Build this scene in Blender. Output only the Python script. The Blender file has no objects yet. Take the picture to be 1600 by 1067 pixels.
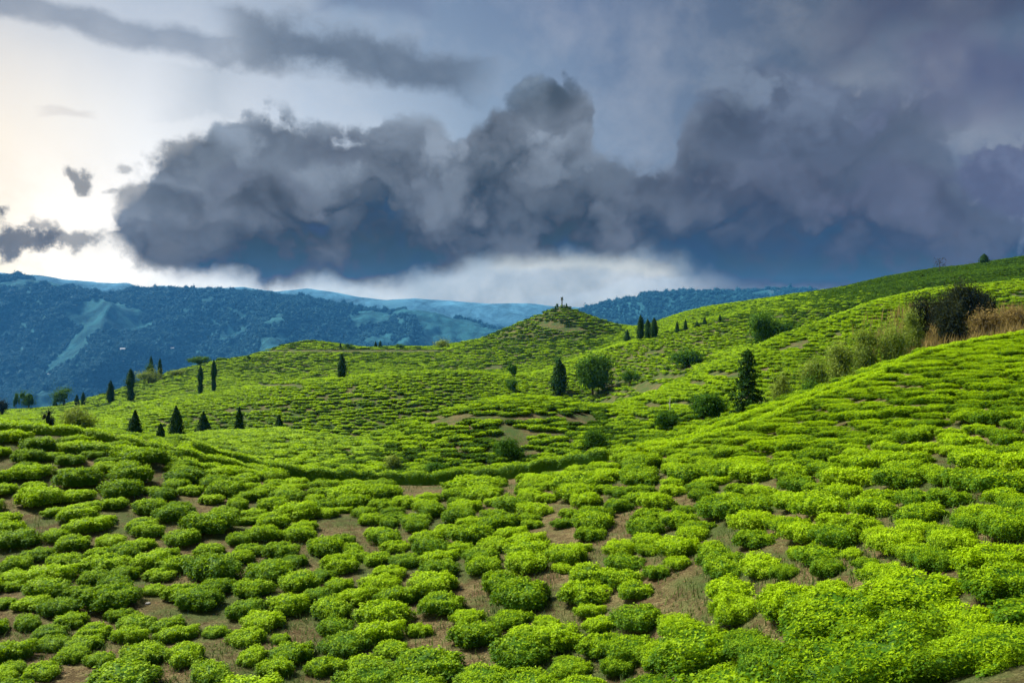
import bpy, math, random
import numpy as np
from mathutils import Vector

S = bpy.context.scene
COL = S.collection
# ------------------------------------------------------------------ camera
F = 1400.0            # focal length in photo pixels (1600 wide)
HY = 500.0            # eye level row
CZ = 1.7              # eye height above the ground underfoot
cam_d = bpy.data.cameras.new('camera')
cam = bpy.data.objects.new('camera', cam_d)
COL.objects.link(cam)
cam.location = (0, 0, CZ)
cam.rotation_euler = (math.radians(90), 0, 0)
cam_d.sensor_width = 36.0
cam_d.lens = 36.0 * F / 1600.0
cam_d.shift_y = -(533.5 - HY) / 1600.0
cam_d.clip_start = 0.1
cam_d.clip_end = 40000
S.camera = cam
# ------------------------------------------------------------------ render
S.render.engine = 'CYCLES'
S.view_settings.view_transform = 'Standard'
S.view_settings.look = 'None'
S.view_settings.gamma = 1.0
S.view_settings.use_curve_mapping = False
S.view_settings.exposure = 2.8
cy = S.cycles
cy.use_denoising = True
cy.max_bounces = 5
cy.diffuse_bounces = 3
cy.glossy_bounces = 1
cy.transmission_bounces = 3
cy.transparent_max_bounces = 4
cy.volume_bounces = 0
cy.sample_clamp_indirect = 4.0
cy.caustics_reflective = False
cy.caustics_refractive = False
cy.use_adaptive_sampling = True
cy.adaptive_threshold = 0.015
# ------------------------------------------------------------------ sun
SUN_EL, SUN_AZ = math.radians(48), math.radians(-62)      # azimuth from +Y, negative = left
sun_d = bpy.data.lights.new('sun', 'SUN')
sun = bpy.data.objects.new('sun', sun_d)
COL.objects.link(sun)
sun_d.energy = 1.5
sun_d.angle = math.radians(18)
sun_d.color = (1.0, 0.95, 0.84)
_sd = Vector((math.sin(SUN_AZ) * math.cos(SUN_EL), math.cos(SUN_AZ) * math.cos(SUN_EL), math.sin(SUN_EL)))
sun.rotation_euler = _sd.to_track_quat('Z', 'Y').to_euler()
sun.location = _sd * 50


# ------------------------------------------------------------------ node expressions
class X:
    """wraps a value socket so that node maths can be written as python maths"""
    def __init__(self, nt, s): self.nt, self.s = nt, s
    def _m(self, op, *a, clamp=False):
        n = self.nt.nodes.new('ShaderNodeMath'); n.operation = op; n.use_clamp = clamp
        for i, v in enumerate((self,) + a):
            if isinstance(v, X): self.nt.links.new(v.s, n.inputs[i])
            else: n.inputs[i].default_value = float(v)
        return X(self.nt, n.outputs[0])
    def __add__(self, o): return self._m('ADD', o)
    __radd__ = __add__
    def __mul__(self, o): return self._m('MULTIPLY', o)
    __rmul__ = __mul__
    def __sub__(self, o): return self._m('SUBTRACT', o)
    def __rsub__(self, o): return (self * -1.0) + o
    def __truediv__(self, o): return self._m('DIVIDE', o)
    def sat(self): return self._m('ADD', 0.0, clamp=True)
    def mx(self, o): return self._m('MAXIMUM', o)
    def mn(self, o): return self._m('MINIMUM', o)
    def smooth(self, a, b):
        n = self.nt.nodes.new('ShaderNodeMapRange'); n.interpolation_type = 'SMOOTHSTEP'
        self.nt.links.new(self.s, n.inputs[0])
        if a > b:
            n.inputs[1].default_value, n.inputs[2].default_value = b, a
            n.inputs[3].default_value, n.inputs[4].default_value = 1.0, 0.0
        else:
            n.inputs[1].default_value, n.inputs[2].default_value = a, b
        return X(self.nt, n.outputs[0])


def inp(nt, sock, v):
    if isinstance(v, X): nt.links.new(v.s, sock)
    elif isinstance(v, bpy.types.NodeSocket): nt.links.new(v, sock)
    elif isinstance(v, (tuple, list)): sock.default_value = tuple(v) + ((1.0,) if len(v) == 3 and len(sock.default_value) == 4 else ())
    else: sock.default_value = v


def mixc(nt, f, a, b, mode='MIX'):
    n = nt.nodes.new('ShaderNodeMix'); n.data_type = 'RGBA'; n.blend_type = mode; n.clamp_factor = True
    inp(nt, n.inputs[0], f); inp(nt, n.inputs[6], a); inp(nt, n.inputs[7], b)
    return n.outputs[2]


def noise(nt, vec, scale, detail=4, rough=0.5, dist=0.0, lac=2.0):
    n = nt.nodes.new('ShaderNodeTexNoise')
    if vec is not None: nt.links.new(vec, n.inputs['Vector'])
    n.inputs['Scale'].default_value = scale; n.inputs['Detail'].default_value = detail
    n.inputs['Roughness'].default_value = rough; n.inputs['Distortion'].default_value = dist
    n.inputs['Lacunarity'].default_value = lac
    return n


def ramp(nt, f, stops, interp='LINEAR'):
    n = nt.nodes.new('ShaderNodeValToRGB'); cr = n.color_ramp; cr.interpolation = interp
    while len(cr.elements) < len(stops): cr.elements.new(0.5)
    for e, (p, c) in zip(cr.elements, stops):
        e.position = p; e.color = tuple(c) + (1.0,)
    inp(nt, n.inputs[0], f)
    return n.outputs[0]


def lin(r, g, b):
    f = lambda c: (c / 255 / 12.92) if c / 255 <= 0.04045 else ((c / 255 + 0.055) / 1.055) ** 2.4
    return (f(r), f(g), f(b))


# ------------------------------------------------------------------ sky
world = bpy.data.worlds.new('World')
S.world = world
world.use_nodes = True
W = world.node_tree
W.nodes.clear()
BG = 0.1
KS = 1.0 / (BG * 2 ** S.view_settings.exposure)       # picture value -> sky value


def sc(r, g, b):                                       # the sky's own radiance for a colour seen in the picture
    return tuple(v * KS for v in lin(r, g, b))


def azel(px, py):
    a = math.atan2(px - 800, F)
    return a, math.atan2(HY - py, math.hypot(F, px - 800))


tc = W.nodes.new('ShaderNodeTexCoord')
gen = tc.outputs['Generated']
sep = W.nodes.new('ShaderNodeSeparateXYZ'); W.links.new(gen, sep.inputs[0])
dx, dy, dz = (X(W, sep.outputs[i]) for i in range(3))
az = dx._m('ARCTAN2', dy._m('ABSOLUTE'))
el = dz._m('ARCSINE')
# the air folds the outlines of the clouds at several sizes
n1 = noise(W, gen, 5.0, 3, 0.5); n2 = noise(W, gen, 14.0, 7, 0.56); n3 = noise(W, gen, 3.0, 4, 0.55)
s1 = W.nodes.new('ShaderNodeSeparateColor'); W.links.new(n1.outputs['Color'], s1.inputs[0])
s2 = W.nodes.new('ShaderNodeSeparateColor'); W.links.new(n2.outputs['Color'], s2.inputs[0])
w1a, w1e = X(W, s1.outputs[0]) - 0.5, X(W, s1.outputs[1]) - 0.5
w2a, w2e = X(W, s2.outputs[0]) - 0.5, X(W, s2.outputs[1]) - 0.5
f2 = X(W, s2.outputs[2]) - 0.5
f3 = X(W, n3.outputs['Fac']) - 0.5
n4 = noise(W, gen, 34.0, 6, 0.65)
f4 = X(W, n4.outputs['Fac']) - 0.5
# cauliflower billows
vo = W.nodes.new('ShaderNodeTexVoronoi'); vo.feature = 'F1'
wv = W.nodes.new('ShaderNodeVectorMath'); wv.operation = 'MULTIPLY_ADD'
W.links.new(n2.outputs['Color'], wv.inputs[0]); wv.inputs[1].default_value = (0.16,) * 3; W.links.new(gen, wv.inputs[2])
st = W.nodes.new('ShaderNodeVectorMath'); st.operation = 'MULTIPLY'
W.links.new(wv.outputs[0], st.inputs[0]); st.inputs[1].default_value = (1.0, 1.0, 1.35)
W.links.new(st.outputs[0], vo.inputs['Vector'])
vo.inputs['Scale'].default_value = 11.0
vo.inputs['Detail'].default_value = 2.0
vo.inputs['Roughness'].default_value = 0.45
vd = X(W, vo.outputs['Distance'])
bil = 0.34 - vd * vd * 0.95                            # high in the middle of a puff

a_w = az + w1a * 0.030 + w2a * 0.042
e_w = el + w1e * 0.020 + w2e * 0.036
a_s = az + w1a * 0.06 + w2a * 0.04                     # smoother, for streaks
e_s = el + w1e * 0.03 + w2e * 0.022


def curve(x_az, pts, lo=-0.1, hi=0.6):
    """elevation as a function of azimuth, through picture points"""
    n = W.nodes.new('ShaderNodeFloatCurve')  # noqa
    c = n.mapping.curves[0]
    P = [((azel(px, 500)[0] + 0.8) / 1.6, (azel(px, py)[1] - lo) / (hi - lo)) for px, py in pts]
    P = [(min(max(a, 0), 1), b) for a, b in P]
    while len(c.points) < len(P): c.points.new(0.5, 0.5)
    for q, (a, b) in zip(c.points, P): q.location = (a, b); q.handle_type = 'AUTO_CLAMPED'
    n.mapping.update()
    inp(W, n.inputs[1], ((x_az + 0.8) / 1.6).sat())
    return X(W, n.outputs[0]) * (hi - lo) + lo


nish = W.nodes.new('ShaderNodeTexSky'); nish.sky_type = 'NISHITA'; nish.sun_disc = False
nish.sun_elevation = SUN_EL; nish.sun_rotation = SUN_AZ
# high veil of cloud: cream to the left, slate blue to the right
sA = ((az + 0.8) / 1.6).sat()
pa = lambda px: (azel(px, 500)[0] + 0.8) / 1.6
low = ramp(W, sA, [(pa(-400), sc(245, 225, 190)), (pa(0), sc(255, 246, 222)), (pa(180), sc(255, 253, 243)), (pa(420), sc(205, 222, 230)),
                   (pa(700), sc(158, 176, 188)), (pa(960), sc(164, 178, 184)), (pa(1150), sc(100, 116, 136)), (pa(1560), sc(88, 98, 124))])
mid = ramp(W, sA, [(pa(-400), sc(240, 222, 195)), (pa(0), sc(254, 242, 222)), (pa(230), sc(248, 248, 246)), (pa(480), sc(190, 203, 218)),
                   (pa(760), sc(136, 157, 180)), (pa(1000), sc(112, 131, 156)), (pa(1250), sc(86, 102, 124)), (pa(1560), sc(92, 107, 132))])
top = ramp(W, sA, [(pa(-400), sc(120, 135, 160)), (pa(0), sc(178, 188, 202)), (pa(250), sc(168, 182, 200)), (pa(560), sc(122, 144, 170)),
                   (pa(900), sc(100, 119, 150)), (pa(1250), sc(76, 91, 114)), (pa(1560), sc(72, 87, 108))])
evn = el + w1e * 0.10 + f3 * 0.10
veil = mixc(W, evn.smooth(0.02, 0.17), low, mid)
veil = mixc(W, evn.smooth(0.17, 0.36), veil, top)
veil = mixc(W, (f3 * 2.0 + f2 * 1.8 + f4 * 0.5 + 0.25).sat() * 0.5, veil, mixc(W, 0.5, veil, sc(240, 238, 236)))
skyc = mixc(W, 0.988, nish.outputs[0], veil)


def streak(prev, pts_mid, half, colr, alpha=0.85, x0=None, x1=None, sx=0.03, soft=1.0):
    """flat drifting cloud along a line of picture points"""
    d = (e_s - curve(a_s, pts_mid))._m('ABSOLUTE') / half
    m = (1.0 - d + f2 * 1.8 + f3 * 1.0 + f4 * 0.9)
    if x0 is not None: m = m.mn((a_s - azel(x0, 500)[0]) / sx + f2)
    if x1 is not None: m = m.mn((azel(x1, 500)[0] - a_s) / sx + f2)
    m = m.smooth(-0.05, 0.75 * soft) * alpha
    return mixc(W, m, prev, mixc(W, (f2 * 1.6 + f3 * 1.5 + 0.35).sat() * 0.45, colr, prev))


skyc = streak(skyc, [(-200, -60), (0, 2), (120, 28), (260, 60), (400, 95)], 0.017, sc(112, 128, 150), 0.8, None, 410, 0.10)
skyc = streak(skyc, [(300, 45), (420, 68), (560, 92), (700, 120), (800, 150)], 0.034, sc(92, 108, 128), 0.95, 310, 775, 0.09)
skyc = streak(skyc, [(180, 150), (300, 142), (420, 150), (470, 160)], 0.024, sc(148, 165, 182), 0.6, 235, 430, 0.12)
skyc = streak(skyc, [(20, 170), (80, 172), (150, 184)], 0.006, sc(205, 200, 198), 0.5, 20, 150)
skyc = streak(skyc, [(480, 0), (560, 10), (700, 14)], 0.016, sc(110, 128, 158), 0.6, 470, 700, 0.05)
skyc = streak(skyc, [(1230, 90), (1300, 50), (1400, 10), (1600, -20), (1800, -20)], 0.045, sc(72, 80, 108), 0.75, 1230, None, 0.12)
skyc = streak(skyc, [(1380, 130), (1500, 120), (1600, 130), (1800, 140)], 0.05, sc(86, 92, 124), 0.7, 1330, None, 0.12)
skyc = streak(skyc, [(780, 405), (900, 404), (1000, 412), (1060, 425)], 0.013, sc(200, 205, 196), 0.55, 760, 1080, 0.06)
skyc = streak(skyc, [(860, 470), (960, 452), (1060, 440)], 0.010, sc(188, 206, 218), 0.5, 800, 1100, 0.06)


def lobe(prev, px, py, rx, ry, ct, cb, soft=0.16, fade=(-1.1, 0.1), alpha=1.0, tilt=0.35, hard=0.0, gain=1.0):
    """one billow: crisp and light along its top, sinking into the cloud below"""
    a0, e0 = azel(px, py)
    u = (a_w - a0) / (rx / F); v = (e_w - e0) / (ry / F)
    r = (u * u + v * v)._m('SQRT') - bil * 0.45
    m = (r + f4 * 0.22).smooth(1.0 + hard, 1.0 - soft)
    if fade: m = m * v.smooth(*fade)
    t = (v * 0.75 - u * tilt + bil * 1.2 * gain + f2 * 0.8 + f4 * 0.3)
    return mixc(W, m * alpha, prev, mixc(W, t.smooth(-0.7, 0.75), cb, ct))


# turret and the great right-hand billow stand behind the long dark cloud
skyc = lobe(skyc, 1590, 290, 110, 88, sc(116, 128, 156), sc(90, 100, 128), 0.2, None)
# the long dark cloud
top_c = curve(a_w, [(-100, 420), (150, 345), (185, 320), (232, 290), (244, 232), (300, 205), (360, 168), (430, 156), (500, 180), (570, 190), (650, 184), (715, 205),
                    (738, 170), (775, 140), (830, 122), (866, 104), (905, 116), (928, 150), (934, 200), (990, 232), (1052, 238), (1066, 180), (1100, 124), (1150, 94), (1205, 82), (1262, 92),
                    (1335, 110), (1410, 116), (1470, 165), (1510, 240), (1560, 300), (1620, 340), (1900, 350)])
bot_c = curve(a_s, [(-100, 330), (140, 360), (190, 395), (250, 432), (330, 446), (450, 452), (560, 458), (650, 452), (740, 430), (830, 408), (960, 404),
                    (1060, 424), (1130, 450), (1250, 466), (1400, 470), (1600, 470), (1900, 470)])
dt = (top_c - e_w) / 0.018 + bil * 1.2 + f4 * 0.45
db = (e_w - bot_c) / 0.026 + f2 * 2.0 + w2a * 1.0
D = dt.mn(db)
mA = D.smooth(-0.2, 0.95) * (1.0 - az.smooth(azel(1330, 300)[0], azel(1500, 300)[0]) * el.smooth(0.10, 0.20) * 0.75)
hgt = ((e_w - bot_c) / ((top_c - bot_c).mx(0.03)))
tt = (hgt * 0.9 + bil * 0.4 + f3 * 0.7 + f2 * 0.5 + w1a * 0.5 + w1e * 0.4 + 0.10).sat()
cl = ramp(W, tt, [(0.0, sc(46, 74, 102)), (0.14, sc(58, 72, 88)), (0.26, sc(76, 87, 101)), (0.45, sc(100, 111, 125)), (0.72, sc(120, 132, 147)), (1.0, sc(144, 157, 172))])
cr = ramp(W, tt, [(0.0, sc(54, 80, 108)), (0.16, sc(62, 78, 102)), (0.42, sc(84, 95, 115)), (0.72, sc(92, 104, 127)), (1.0, sc(106, 118, 141))])
body = mixc(W, az.smooth(0.05, 0.30), cl, cr)
skyc = mixc(W, mA, skyc, body)
Lt, Lm, Ld, Lb = sc(147, 160, 176), sc(134, 147, 162), sc(94, 106, 121), sc(72, 84, 99)
Rt, Rd = sc(116, 130, 153), sc(79, 91, 112)
for (px, py, rx, ry, ct, cb, al) in [
    (845, 160, 92, 58, sc(132, 148, 164), sc(66, 80, 94), 0.85), (882, 150, 46, 44, sc(104, 118, 134), sc(62, 76, 90), 0.7),
    (1175, 185, 118, 104, sc(124, 140, 161), Rd, 0.85), (1130, 200, 66, 60, sc(104, 118, 136), sc(66, 78, 96), 0.7), (1290, 205, 130, 96, Rt, Rd, 0.75), (1420, 215, 100, 96, sc(104, 112, 140), Rd, 0.7),
    (300, 262, 82, 70, sc(108, 120, 134), sc(58, 68, 80), 0.85), (245, 330, 90, 50, sc(78, 90, 104), sc(50, 60, 72), 0.8),
    (415, 225, 84, 66, Lt, Ld, 0.85), (520, 240, 90, 56, Lm, sc(84, 94, 110), 0.8), (620, 240, 72, 56, Lt, Ld, 0.85),
    (725, 265, 105, 64, Lt, sc(80, 92, 106), 0.85), (850, 255, 82, 58, Lt, sc(70, 82, 96), 0.85), (540, 300, 105, 58, Lm, Ld, 0.8),
    (400, 315, 110, 64, sc(98, 108, 124), sc(58, 68, 80), 0.8), (640, 325, 90, 54, sc(118, 130, 146), Ld, 0.8), (950, 280, 84, 54, sc(124, 138, 154), Ld, 0.8),
    (1015, 305, 90, 56, sc(112, 124, 142), sc(70, 80, 96), 0.8), (765, 335, 120, 64, sc(112, 124, 138), Lb, 0.75), (525, 350, 54, 32, sc(112, 122, 138), Ld, 0.65),
    (1115, 295, 100, 62, sc(108, 120, 140), sc(72, 80, 98), 0.7), (1235, 310, 130, 80, sc(98, 108, 130), sc(66, 74, 94), 0.7),
    (1420, 335, 150, 90, sc(92, 100, 124), sc(66, 74, 96), 0.65), (885, 355, 120, 46, sc(92, 104, 118), sc(52, 63, 76), 0.65), (330, 380, 120, 40, sc(72, 82, 94), sc(46, 56, 68), 0.6)]:
    skyc = lobe(skyc, px, py, rx, ry, ct, cb, 0.34, (-0.95, 0.5), al * 0.9)
# scraps drifting in front of the bright gap
for (px, py, rx, ry, al) in [(25, 372, 55, 26, 0.95), (60, 350, 34, 16, 0.7), (113, 282, 20, 13, 0.8), (108, 368, 42, 18, 0.75), (196, 268, 14, 8, 0.5), (175, 300, 20, 6, 0.5), (250, 395, 60, 26, 0.6)]:
    a0, e0 = azel(px, py)
    u = (az + w2a * 0.05 - a0) / (rx / F); v = (el + w2e * 0.035 - e0) / (ry / F)
    m = ((u * u + v * v)._m('SQRT') + f2 * 2.0 + f4 * 3.4).smooth(1.15, 0.35)
    skyc = mixc(W, m * al, skyc, sc(96, 104, 114))
# the valley air lies in front of the low sky, dims it and adds its own blue: the clouds' own light is what is left
HZ_TOP, HZ_END, HZ_DENS = 305.0, 6400.0, 0.000056
path = (HZ_TOP / F * F / 1.0 * (dz.mx(0.02)._m('POWER', -1.0))).mn(HZ_END)
Tr = (path * -HZ_DENS)._m('EXPONENT')
Ai = (1.0 - Tr) * KS


def vm(op, a, b):
    n = W.nodes.new('ShaderNodeVectorMath'); n.operation = op
    for i, q in enumerate((a, b)):
        if isinstance(q, X): W.links.new(q.s, n.inputs[i])
        elif isinstance(q, bpy.types.NodeSocket): W.links.new(q, n.inputs[i])
        else: n.inputs[i].default_value = q
    return n.outputs[0]


AIRC = (0.08, 0.27, 0.52)
skyc = vm('MAXIMUM', vm('DIVIDE', vm('SUBTRACT', skyc, vm('MULTIPLY', Ai, AIRC)), Tr), (0.030 * KS, 0.028 * KS, 0.012 * KS))
skyc = mixc(W, el.smooth(0.20, 0.05) * 0.5, skyc, mixc(W, 1.0, skyc, ramp(W, f2 * 2.2 + f3 * 0.8 + 0.5, [(0.2, (0.62, 0.60, 0.60)), (0.8, (1.45, 1.4, 1.4))]), 'MULTIPLY'))
skyc = mixc(W, el.smooth(-0.10, -0.02), sc(70, 84, 60), skyc)      # the land beyond the horizon
bgn = W.nodes.new('ShaderNodeBackground'); bgn.inputs['Strength'].default_value = BG
W.links.new(skyc, bgn.inputs['Color'])
wo = W.nodes.new('ShaderNodeOutputWorld'); W.links.new(bgn.outputs[0], wo.inputs['Surface'])
world.cycles.sampling_method = 'MANUAL'
world.cycles.sample_map_resolution = 512


# ------------------------------------------------------------------ numpy noise
def _hash(ix, iy, seed):
    h = (ix.astype(np.int64) * 374761393 + iy.astype(np.int64) * 668265263 + seed * 974634777) & 0xffffffff
    h = ((h ^ (h >> 13)) * 1274126177) & 0xffffffff
    return ((h ^ (h >> 16)) & 0xffff) / 65535.0


def vnoise(x, y, seed=0):
    ix, iy = np.floor(x), np.floor(y)
    fx, fy = x - ix, y - iy
    fx = fx * fx * (3 - 2 * fx); fy = fy * fy * (3 - 2 * fy)
    a, b = _hash(ix, iy, seed), _hash(ix + 1, iy, seed)
    c, d = _hash(ix, iy + 1, seed), _hash(ix + 1, iy + 1, seed)
    return (a + (b - a) * fx) * (1 - fy) + (c + (d - c) * fx) * fy - 0.5


def fbm(x, y, octv=4, seed=0, rough=0.5):
    x, y = np.asarray(x, float), np.asarray(y, float)
    s, a = 0.0, 1.0
    for o in range(octv):
        s = s + a * vnoise(x, y, seed + o * 17); a *= rough
        x, y = x * 2.03 + 13.1, y * 2.03 + 7.7
    return s


# ------------------------------------------------------------------ lie of the land
# stations across the view; for each ridge line: distance from the camera (m) and the row where its crest appears
ST = np.array([-300, 0, 80, 150, 240, 300, 350, 400, 450, 480, 520, 560, 600, 640, 680, 740, 800, 850, 880, 920, 960, 1000, 1050, 1100, 1150, 1200, 1250, 1300, 1375, 1450, 1530, 1600, 1900], float)


def L(pts):
    p = np.array(pts, float)
    return np.interp(ST, p[:, 0], p[:, 1])


KN = [   # (distance, row)
    (L([(-300, 15), (800, 15), (1000, 14), (1150, 12.5), (1300, 11), (1450, 9.5), (1600, 8.5), (1900, 7.5)]), L([(-300, 1150), (1900, 1150)])),
    (L([(-300, 24), (600, 24), (850, 22.7), (1000, 21), (1150, 18.5), (1300, 16), (1450, 14), (1600, 12.5), (1900, 11)]), L([(0, 900), (1600, 900)])),
    (L([(-300, 30), (150, 31), (300, 32), (600, 34), (800, 33), (1000, 29), (1150, 26), (1300, 23), (1450, 20), (1600, 18), (1900, 16)]), L([(0, 780), (1600, 780)])),
    (L([(-300, 37), (0, 38), (300, 40), (600, 44), (800, 44.5), (1000, 43), (1150, 45), (1300, 50), (1450, 55), (1600, 60), (1900, 66)]),
     L([(-300, 655), (0, 675), (150, 686), (240, 703), (300, 717), (400, 740), (480, 752), (600, 760), (680, 759), (800, 750), (880, 736), (960, 725), (1050, 703), (1150, 667), (1300, 616), (1375, 588), (1450, 560), (1530, 541), (1600, 530), (1900, 498)])),
    (L([(-300, 60), (0, 60), (300, 64), (600, 70), (1000, 72), (1150, 74), (1300, 80), (1450, 88), (1600, 94), (1900, 100)]),
     L([(-300, 690), (0, 700), (150, 706), (300, 742), (450, 785), (600, 805), (750, 800), (880, 775), (1000, 738), (1150, 686), (1300, 636), (1450, 578), (1600, 548), (1900, 510)])),
    (L([(-300, 105), (0, 108), (300, 115), (540, 100), (600, 97), (680, 100), (760, 104), (850, 107), (920, 108), (1000, 112), (1100, 128), (1200, 142), (1300, 155), (1450, 172), (1600, 188), (1900, 200)]),
     L([(-300, 664), (0, 672), (150, 674), (240, 682), (300, 679), (350, 676), (450, 675), (520, 692), (560, 697), (600, 682), (680, 652), (740, 632), (800, 622), (850, 623), (920, 638), (960, 640), (1000, 632), (1100, 585), (1200, 536), (1250, 518), (1300, 500), (1375, 473), (1450, 455), (1600, 440), (1900, 410)])),
    (L([(-300, 150), (300, 150), (600, 150), (760, 165), (920, 165), (1000, 158), (1100, 165), (1200, 185), (1450, 212), (1600, 228), (1900, 235)]),
     L([(-300, 668), (0, 676), (150, 680), (300, 706), (450, 712), (560, 722), (600, 722), (680, 708), (760, 694), (850, 684), (920, 672), (960, 650), (1000, 622), (1050, 598), (1100, 574), (1200, 540), (1300, 504), (1375, 477), (1450, 459), (1600, 438), (1900, 405)])),
    (L([(-300, 195), (0, 195), (450, 205), (850, 225), (960, 255), (1100, 270), (1300, 245), (1450, 245), (1900, 255)]),
     L([(-300, 648), (0, 652), (80, 652), (150, 650), (240, 632), (350, 616), (450, 602), (520, 595), (600, 588), (680, 583), (760, 585), (800, 590), (850, 584), (880, 572), (920, 554), (960, 538), (1000, 531), (1050, 519), (1100, 505), (1150, 492), (1200, 483), (1300, 472), (1375, 457), (1450, 441), (1600, 420), (1900, 390)])),
    (L([(-300, 270), (0, 270), (450, 280), (850, 290), (960, 305), (1100, 305), (1300, 270), (1450, 265), (1900, 268)]),
     L([(-300, 656), (0, 662), (80, 660), (150, 655), (240, 630), (350, 614), (450, 603), (600, 594), (760, 592), (850, 586), (880, 578), (920, 560), (960, 543), (1000, 534), (1050, 519), (1100, 504), (1150, 489), (1200, 478), (1300, 464), (1375, 448), (1450, 436), (1600, 417), (1900, 386)])),
    (L([(-300, 350), (0, 360), (300, 390), (400, 395), (960, 400), (1030, 385), (1100, 362), (1200, 340), (1300, 320), (1400, 310), (1600, 292), (1900, 285)]),
     L([(-300, 652), (0, 642), (80, 637), (150, 622), (240, 590), (300, 574), (350, 565), (400, 556), (450, 541), (480, 535), (520, 539), (560, 543), (680, 542), (740, 532), (800, 522), (850, 518), (880, 516), (920, 517), (960, 519), (1000, 511), (1030, 501), (1100, 483), (1200, 466), (1300, 453), (1400, 434), (1500, 416), (1600, 403), (1900, 370)])),
    (L([(-300, 620), (1900, 560)]), L([(-300, 690), (0, 700), (300, 690), (600, 660), (960, 650), (1100, 600), (1300, 560), (1600, 500), (1900, 480)])),
    (L([(-300, 1000), (1900, 980)]), L([(-300, 740), (900, 740), (1900, 700)])),
]
NU, ND = 560, 900
UG = np.linspace(-300, 1900, NU)
LD0, LD1 = math.log(8.0), math.log(1000.0)
DG = np.exp(np.linspace(LD0, LD1, ND))


def pchip(xk, yk, xq):
    h = np.diff(xk); dl = np.diff(yk) / h
    m = np.zeros_like(yk)
    for i in range(1, len(xk) - 1):
        if dl[i - 1] * dl[i] > 0:
            w1, w2 = 2 * h[i] + h[i - 1], h[i] + 2 * h[i - 1]
            m[i] = (w1 + w2) / (w1 / dl[i - 1] + w2 / dl[i])
    m[0], m[-1] = dl[0], dl[-1]
    i = np.clip(np.searchsorted(xk, xq) - 1, 0, len(xk) - 2)
    t = (xq - xk[i]) / h[i]
    return (2 * t**3 - 3 * t**2 + 1) * yk[i] + (t**3 - 2 * t**2 + t) * h[i] * m[i] + (-2 * t**3 + 3 * t**2) * yk[i + 1] + (t**3 - t**2) * h[i] * m[i + 1]


def gsmooth(a, sig, axis):
    r = int(3 * sig); k = np.exp(-0.5 * (np.arange(-r, r + 1) / sig) ** 2); k /= k.sum()
    p = np.pad(a, [(r, r) if i == axis else (0, 0) for i in range(a.ndim)], mode='edge')
    return np.apply_along_axis(lambda v: np.convolve(v, k, 'valid'), axis, p)


KD = np.array([gsmooth(np.interp(UG, ST, k[0])[None], 5, 1)[0] for k in KN])       # knots x stations
KY = np.array([gsmooth(np.interp(UG, ST, k[1])[None], 4, 1)[0] for k in KN])
ZT = np.zeros((NU, ND))
for i in range(NU):
    dk = np.concatenate([[0.0, 4.0, 8.0 if KD[0, i] > 9 else KD[0, i] * 0.7], KD[:, i]])
    z0 = -(KY[0, i] - HY) / F * KD[0, i]
    zk = np.concatenate([[-1.7, -1.7 + (z0 + 1.7) * 0.16, -1.7 + (z0 + 1.7) * 0.50], -(KY[:, i] - HY) / F * KD[:, i]])
    ZT[i] = pchip(dk, zk, DG)
ZT = gsmooth(ZT, 2.0, 0)


def hgt_base(x, y):
    """ground height above the sea of the model (camera eye at CZ)"""
    x, y = np.asarray(x, float), np.asarray(y, float)
    d = np.maximum(y, 1e-3)
    ye = np.maximum(y, 8.0)
    u = np.clip(800 + F * x / ye, -300, 1900)
    fu = (u + 300) / 2200 * (NU - 1); iu = np.clip(fu.astype(int), 0, NU - 2); fu = fu - iu
    fd = (np.log(np.clip(ye, 8.0, 999.0)) - LD0) / (LD1 - LD0) * (ND - 1); jd = np.clip(fd.astype(int), 0, ND - 2); fd = fd - jd
    z = (ZT[iu, jd] * (1 - fu) + ZT[iu + 1, jd] * fu) * (1 - fd) + (ZT[iu, jd + 1] * (1 - fu) + ZT[iu + 1, jd + 1] * fu) * fd
    t = np.clip(y / 8.0, 0, 1)
    zn = -1.7 + (z + 1.7) * t ** 1.6
    z = np.where(y < 8.0, zn, z)
    return z + CZ


def hgt(x, y):
    x, y = np.asarray(x, float), np.asarray(y, float)
    z = hgt_base(x, y)
    far = np.clip((y - 60) / 140, 0, 1)
    z = z + fbm(x / 5.0, y / 5.0, 3, 5) * 0.22 * np.clip(y / 6, 0, 1) * (1 - far * 0.5) + fbm(x / 26, y / 26, 3, 9) * 1.0 * far
    # the pointed hill with the lookout, and the low round hill to its left
    for (px, d, rad, ht, pw) in ((878, 400, 36, 10.8, 1.15), (480, 395, 30, 1.4, 1.6)):
        cx = (px - 800) / F * d
        r = np.hypot(x - cx, (y - d) * 0.9)
        z = z + ht * np.maximum(0, 1 - r / rad) ** pw
    return z


def mesh_obj(name, verts, faces, mat, parent=None, smooth=False, link=True, attrs=None):
    me = bpy.data.meshes.new(name)
    verts = np.asarray(verts, np.float32); faces = np.asarray(faces, np.int32)
    me.vertices.add(len(verts)); me.vertices.foreach_set('co', verts.ravel())
    k = faces.shape[1]
    me.loops.add(faces.size); me.loops.foreach_set('vertex_index', faces.ravel())
    me.polygons.add(len(faces))
    me.polygons.foreach_set('loop_start', np.arange(0, faces.size, k, dtype=np.int32))
    if smooth: me.polygons.foreach_set('use_smooth', np.ones(len(faces), bool))
    for an, av in (attrs or {}).items():
        at = me.attributes.new(an, 'FLOAT', 'POINT'); at.data.foreach_set('value', np.asarray(av, np.float32))
    me.update(calc_edges=True)
    if mat is not None: me.materials.append(mat)
    o = bpy.data.objects.new(name, me)
    if link: COL.objects.link(o)
    if parent is not None: o.parent = parent
    return o


def quads(nu, nv):
    i = np.arange(nu * nv).reshape(nu, nv)
    return np.stack([i[:-1, :-1], i[1:, :-1], i[1:, 1:], i[:-1, 1:]], -1).reshape(-1, 4)


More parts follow.
